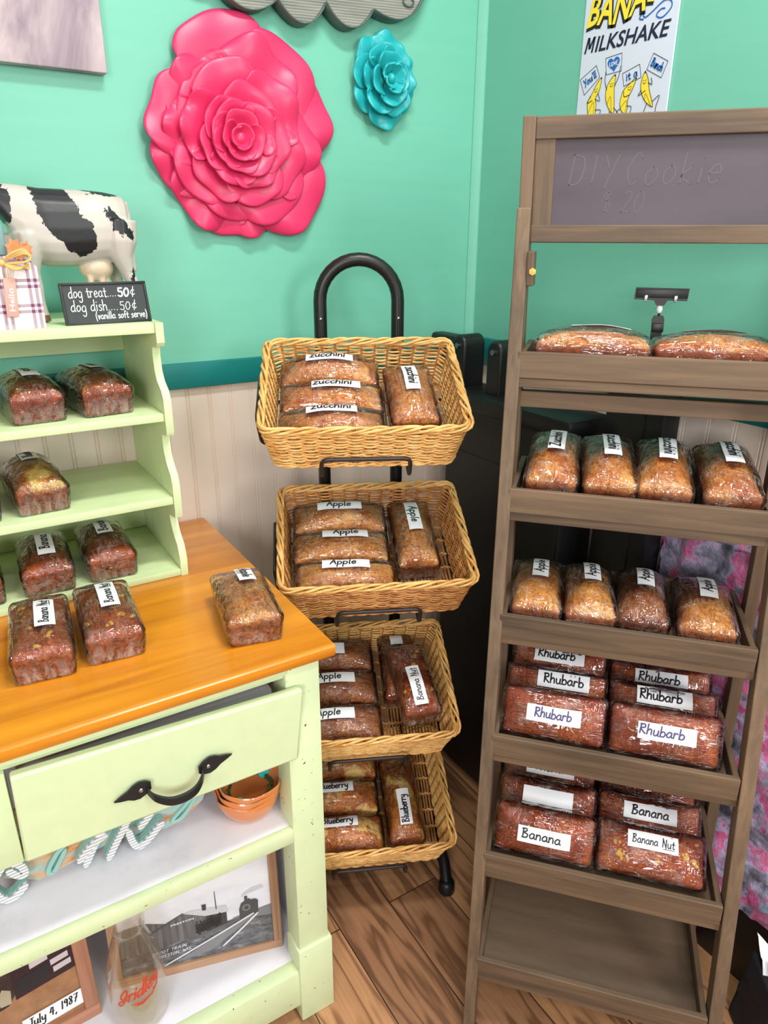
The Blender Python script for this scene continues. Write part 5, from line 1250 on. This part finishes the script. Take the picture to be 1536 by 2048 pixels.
pic('depot_wall', [(.24, .22), (.56, .27), (.56, .47), (.42, .535), (.24, .42)], M['pplank'], 3)
pic('depot_side', [(.56, .27), (.70, .31), (.70, .46), (.56, .47)], (64, 62, 66), 3)
pic('depot_roof', [(.42, .535), (.56, .455), (.715, .445), (.70, .52), (.47, .55)], (196, 198, 204), 4)
pic('roof_edge', [(.21, .415), (.42, .545), (.42, .53), (.22, .40)], (84, 84, 88), 4)
pic('chimney', [(.545, .52), (.57, .52), (.572, .585), (.543, .585)], (66, 64, 66), 5)
pic('flag_pole', [(.632, .5), (.639, .5), (.636, .70), (.632, .70)], (70, 70, 76), 5)
pic('platform', [(.36, .215), (.80, .355), (.80, .33), (.36, .18)], (96, 96, 102), 5)
pic('locomotive', [(.785, .33), (.91, .34), (.915, .50), (.895, .52), (.865, .52), (.86, .535), (.845, .535), (.845, .57), (.825, .57), (.825, .52), (.80, .50), (.785, .44)], (74, 75, 80), 6)
q = MB(); R0 = lambda a, b: (.0155+a*(FW-.031), .005-.0002*7.5, .0155+b*(FH-.031))
for r_, nm in ((.036, 0), (.022, 1)):
    q.add([R0(.833+r_*cos(2*PI*k/20)*.8, .445+r_*sin(2*PI*k/20)*1.05) for k in range(20)], [tuple(range(20))]); 
q.build('boiler_front', flat('boiler_ink', (118, 118, 124)), pc, fix=False, smooth=False)
pic('smoke', [(.80, .56), (.84, .585), (.90, .60), (.96, .62), (.95, .66), (.88, .65), (.82, .61)], (190, 194, 206), 2)
pic('track_bed', [(.33, .02), (.58, .06), (.90, .35), (.86, .35)], (128, 128, 132), 4)
q = MB(); ribbon(q, [(.27, .02), (.58, .19), (.875, .36)], .008, lambda a, b: Vector(R0(a, b))); ribbon(q, [(.66, .08), (.78, .21), (.905, .355)], .008, lambda a, b: Vector(R0(a, b))); q.build('rails', flat('rail_ink', (214, 216, 222)), pc, fix=False, smooth=False)
rnd = random.Random(2); q = MB()
for k in range(13):
    a, b = .50+.155*(k/12), .275+.055*(k/12)+rnd.uniform(-.01, .012); h_ = rnd.uniform(.10, .15)
    q.add([R0(a-.009, b), R0(a+.009, b), R0(a+.011, b+h_*.7), R0(a-.011, b+h_*.7)], [(0, 1, 2, 3)]); q.add([R0(a+.006*cos(j), b+h_*.7+.018+.016*sin(j)) for j in range(6)], [tuple(range(6))])
q.build('crowd_figures', flat('crowd_ink', (46, 45, 50)), pc, fix=False, smooth=False)
q = MB(); font_mesh(q, 'PRESTON', lambda x, y: Vector(R0(x, y+(x-.335)*.16)), .335, .432, .018, .15, 0, .02); q.build('station_name', M['white'], pc, fix=False, smooth=False); q = MB()
write(q, 'DEPOT TRAIN', lambda x, y: Vector(R0(x, y+(x-.2)*.12)), .2, .155, .016, .22, .11, .1, 1, 'l'); write(q, 'PRESTON, WIS.', lambda x, y: Vector(R0(x, y+(x-.2)*.12)), .235, .105, .016, .22, .11, .1, 1, 'l')
q.build('white_caption', M['white'], pc, fix=False, smooth=False)
# framed colour photo
F2W, F2H = .26, .185
f2 = frame_thing('framed_photo', 'faded colour photograph with a dated white slip in a wooden frame, left of the bottle', 'framed picture', T(.027-F2W, .893, .1198, 3, -8), F2W, F2H, .022, wood('red_oak_frame', [(140, 92, 72), (178, 122, 96), (196, 142, 116)], 0, .5, 6, 150, .3), wood('red_oak_frame_upright', [(140, 92, 72), (178, 122, 96), (196, 142, 116)], 2, .5, 6, 150, .3))
t = NT('faded_photo_ground'); n1 = t.noise(t.obj((30, 30, 30), rnd=False), 1, 5, .7); M['ph2'] = t.fin(t.ramp(n1, [(.3, (138, 96, 68)), (.7, (176, 128, 92))]), .3)
q = MB(); q.box(.018, F2W-.018, .006, .010, .018, F2H-.018); pc2 = q.build('photograph', M['ph2'], f2, smooth=False)
def pic2(name, poly, col, lay): return pic(name, poly, col, lay, pc2, .022, F2W-.022, .022, F2H-.022)
t = NT('photo_trees'); n1 = t.noise(t.obj((50, 50, 50), rnd=False), 1, 5, .7); M['ph2t'] = t.fin(t.ramp(n1, [(.35, (34, 30, 32)), (.7, (84, 66, 60))]), .3)
pic2('dark_trees', [(0, .42), (.55, .52), (.6, .62), (1, .60), (1, 1), (0, 1)], M['ph2t'], 1)
pic2('barn', [(.60, .55), (1, .60), (1, 1), (.60, 1)], (52, 32, 40), 2); pic2('window', [(.62, .60), (.83, .64), (.83, .82), (.62, .78)], (40, 38, 44), 3)
for a, b in ((.86, .66), (.85, .76), (.72, .84)): pic2('notice', [(a, b), (a+.12, b+.02), (a+.12, b+.09), (a, b+.07)], (206, 196, 200), 4)
pic2('lady_in_white', [(.22, .05), (.34, .05), (.33, .35), (.28, .48), (.22, .48), (.19, .36)], (206, 184, 186), 3)
pic2('child_in_red', [(.10, 0), (.20, 0), (.19, .26), (.14, .30), (.10, .26)], (176, 40, 84), 4)
pic2('seated_people', [(.38, .5), (.46, .48), (.5, .62), (.44, .68), (.38, .62)], (176, 164, 140), 4); pic2('seated_people', [(.50, .55), (.57, .54), (.58, .70), (.53, .76), (.5, .68)], (196, 168, 184), 4)
sl_ = pic2('dated_slip', [(.60, .06), (1.0, .09), (1.0, .29), (.60, .26)], M['white'], 6)
q = MB(); write(q, 'July 4, 1987', lambda x, y: Vector((.022+x*(F2W-.044), .0036, .022+y*(F2H-.044)+(x-.7)*.012)),  .80, .135, .058, .33, .09, .15, 2); q.build('handwriting', M['ink'], sl_, fix=False, smooth=False)
# milk bottle
bo = thing('milk_bottle', 'clear glass milk bottle with red script, in front of the two framed photos', 'bottle', T(.0835, .878, .1198))
t = NT('clear_glass')
t.b.inputs['Transmission Weight'].default_value = 1; t.b.inputs['IOR'].default_value = 1.45
t.fin((246, 240, 234), .03)
lw_ = t.n('ShaderNodeLayerWeight', Blend=.5); lpn = t.n('ShaderNodeMath', _operation='MULTIPLY_ADD', i0=t.math('POWER', lw_.outputs['Facing'], 3.0), i1=.6, i2=.03); tr = t.n('ShaderNodeBsdfTransparent', Color=(.955, .93, .89, 1)); gl = t.n('ShaderNodeBsdfGlossy', Color=(1, 1, 1, 1), Roughness=.04)
mxs = t.n('ShaderNodeMixShader', i0=lpn.outputs[0], i1=tr.outputs[0], i2=gl.outputs[0]); t.t.links.new(mxs.outputs[0], t.out.inputs[0])
M['glass'] = t.m
q = MB(); BP = [(0, .004), (.030, .003), (.0385, .0), (.042, .004), (.0435, .012), (.0435, .085), (.043, .105), (.040, .125), (.034, .146), (.0275, .165), (.0235, .180), (.0225, .188), (.0245, .190), (.0262, .195), (.0262, .204), (.0245, .209), (.022, .209), (.0212, .203), (.0205, .188), (.0215, .180), (.0255, .165), (.032, .146), (.038, .125), (.041, .105), (.0415, .085), (.0415, .012), (.038, .008), (0, .010)]
q.lathe(BP, 48); q.build('glass_body', M['glass'], bo, ang=60)
M['redink'] = plain('red_fired_print', (196, 70, 48), .4)
def onbot(x, y):
    r = .0438
    for (r1_, z1_), (r2_, z2_) in zip(BP[4:10], BP[5:11]):
        if z1_ <= y <= z2_: r = r1_+(r2_-r1_)*(y-z1_)/(z2_-z1_)
    a = -PI/2-.12+x/.0435; return Vector(((r+.0004)*cos(a), (r+.0004)*sin(a), y))
sl3 = lambda x, y: onbot(x, y+x*.35)
q = MB(); write(q, 'Gridley', sl3, .0, .088, .0128, .066, .15, .28, 0, 'c', 0, .1)
st_ = [(-.012, .074), (.012, .079), (.032, .083), (.010, .0745), (-.004, .0665)]
q.add([onbot(*p) for p in [(-.014, .0735), (.002, .0755), (.018, .081), (.033, .0905), (.020, .0775), (.004, .069), (-.012, .0655), (-.004, .0705)]], [tuple(range(8))])
q.build('red_script', M['redink'], bo, fix=False, smooth=False)

# ------------------------------------------------------------------ dark bag with tissue at the lower right picture edge
bg = thing('tote_bag', 'black bag with white tissue paper on the floor at the lower right corner', 'bag', T(1.025, .325, 0, -35))
q = MB(); rn = random.Random(8)
def bagf(a, b, c):
    k = 1-.12*(c+1)/2; p = Vector((a*.075*k, b*.05*k, (c+1)/2*.16)); p += Vector((1, 1, .3))*.006*noise.noise(p*28); p.z = max(p.z, 0); return p
q.add(*boxgrid(18, 14, 16, bagf)); q.build('bag_body', plain('black_cloth', (18, 18, 26), .8, (150, .3, .001)), bg, ang=180)
q = MB()
for k in range(5):
    a = k*1.3; cx, cy = .035*cos(a), .025*sin(a)
    q.grid(lambda u, v: (cx+(u-.5)*.07, cy+(v-.5)*.05+.006*sin(u*9+k), .145+.05*v+.014*noise.noise(Vector((u*4, v*4, k)))+.012*sin(u*6+k)), 10, 8)
o = q.build('tissue_paper', M['white'], bg, ang=180); s_ = o.modifiers.new('t', 'SOLIDIFY'); s_.thickness = .0006
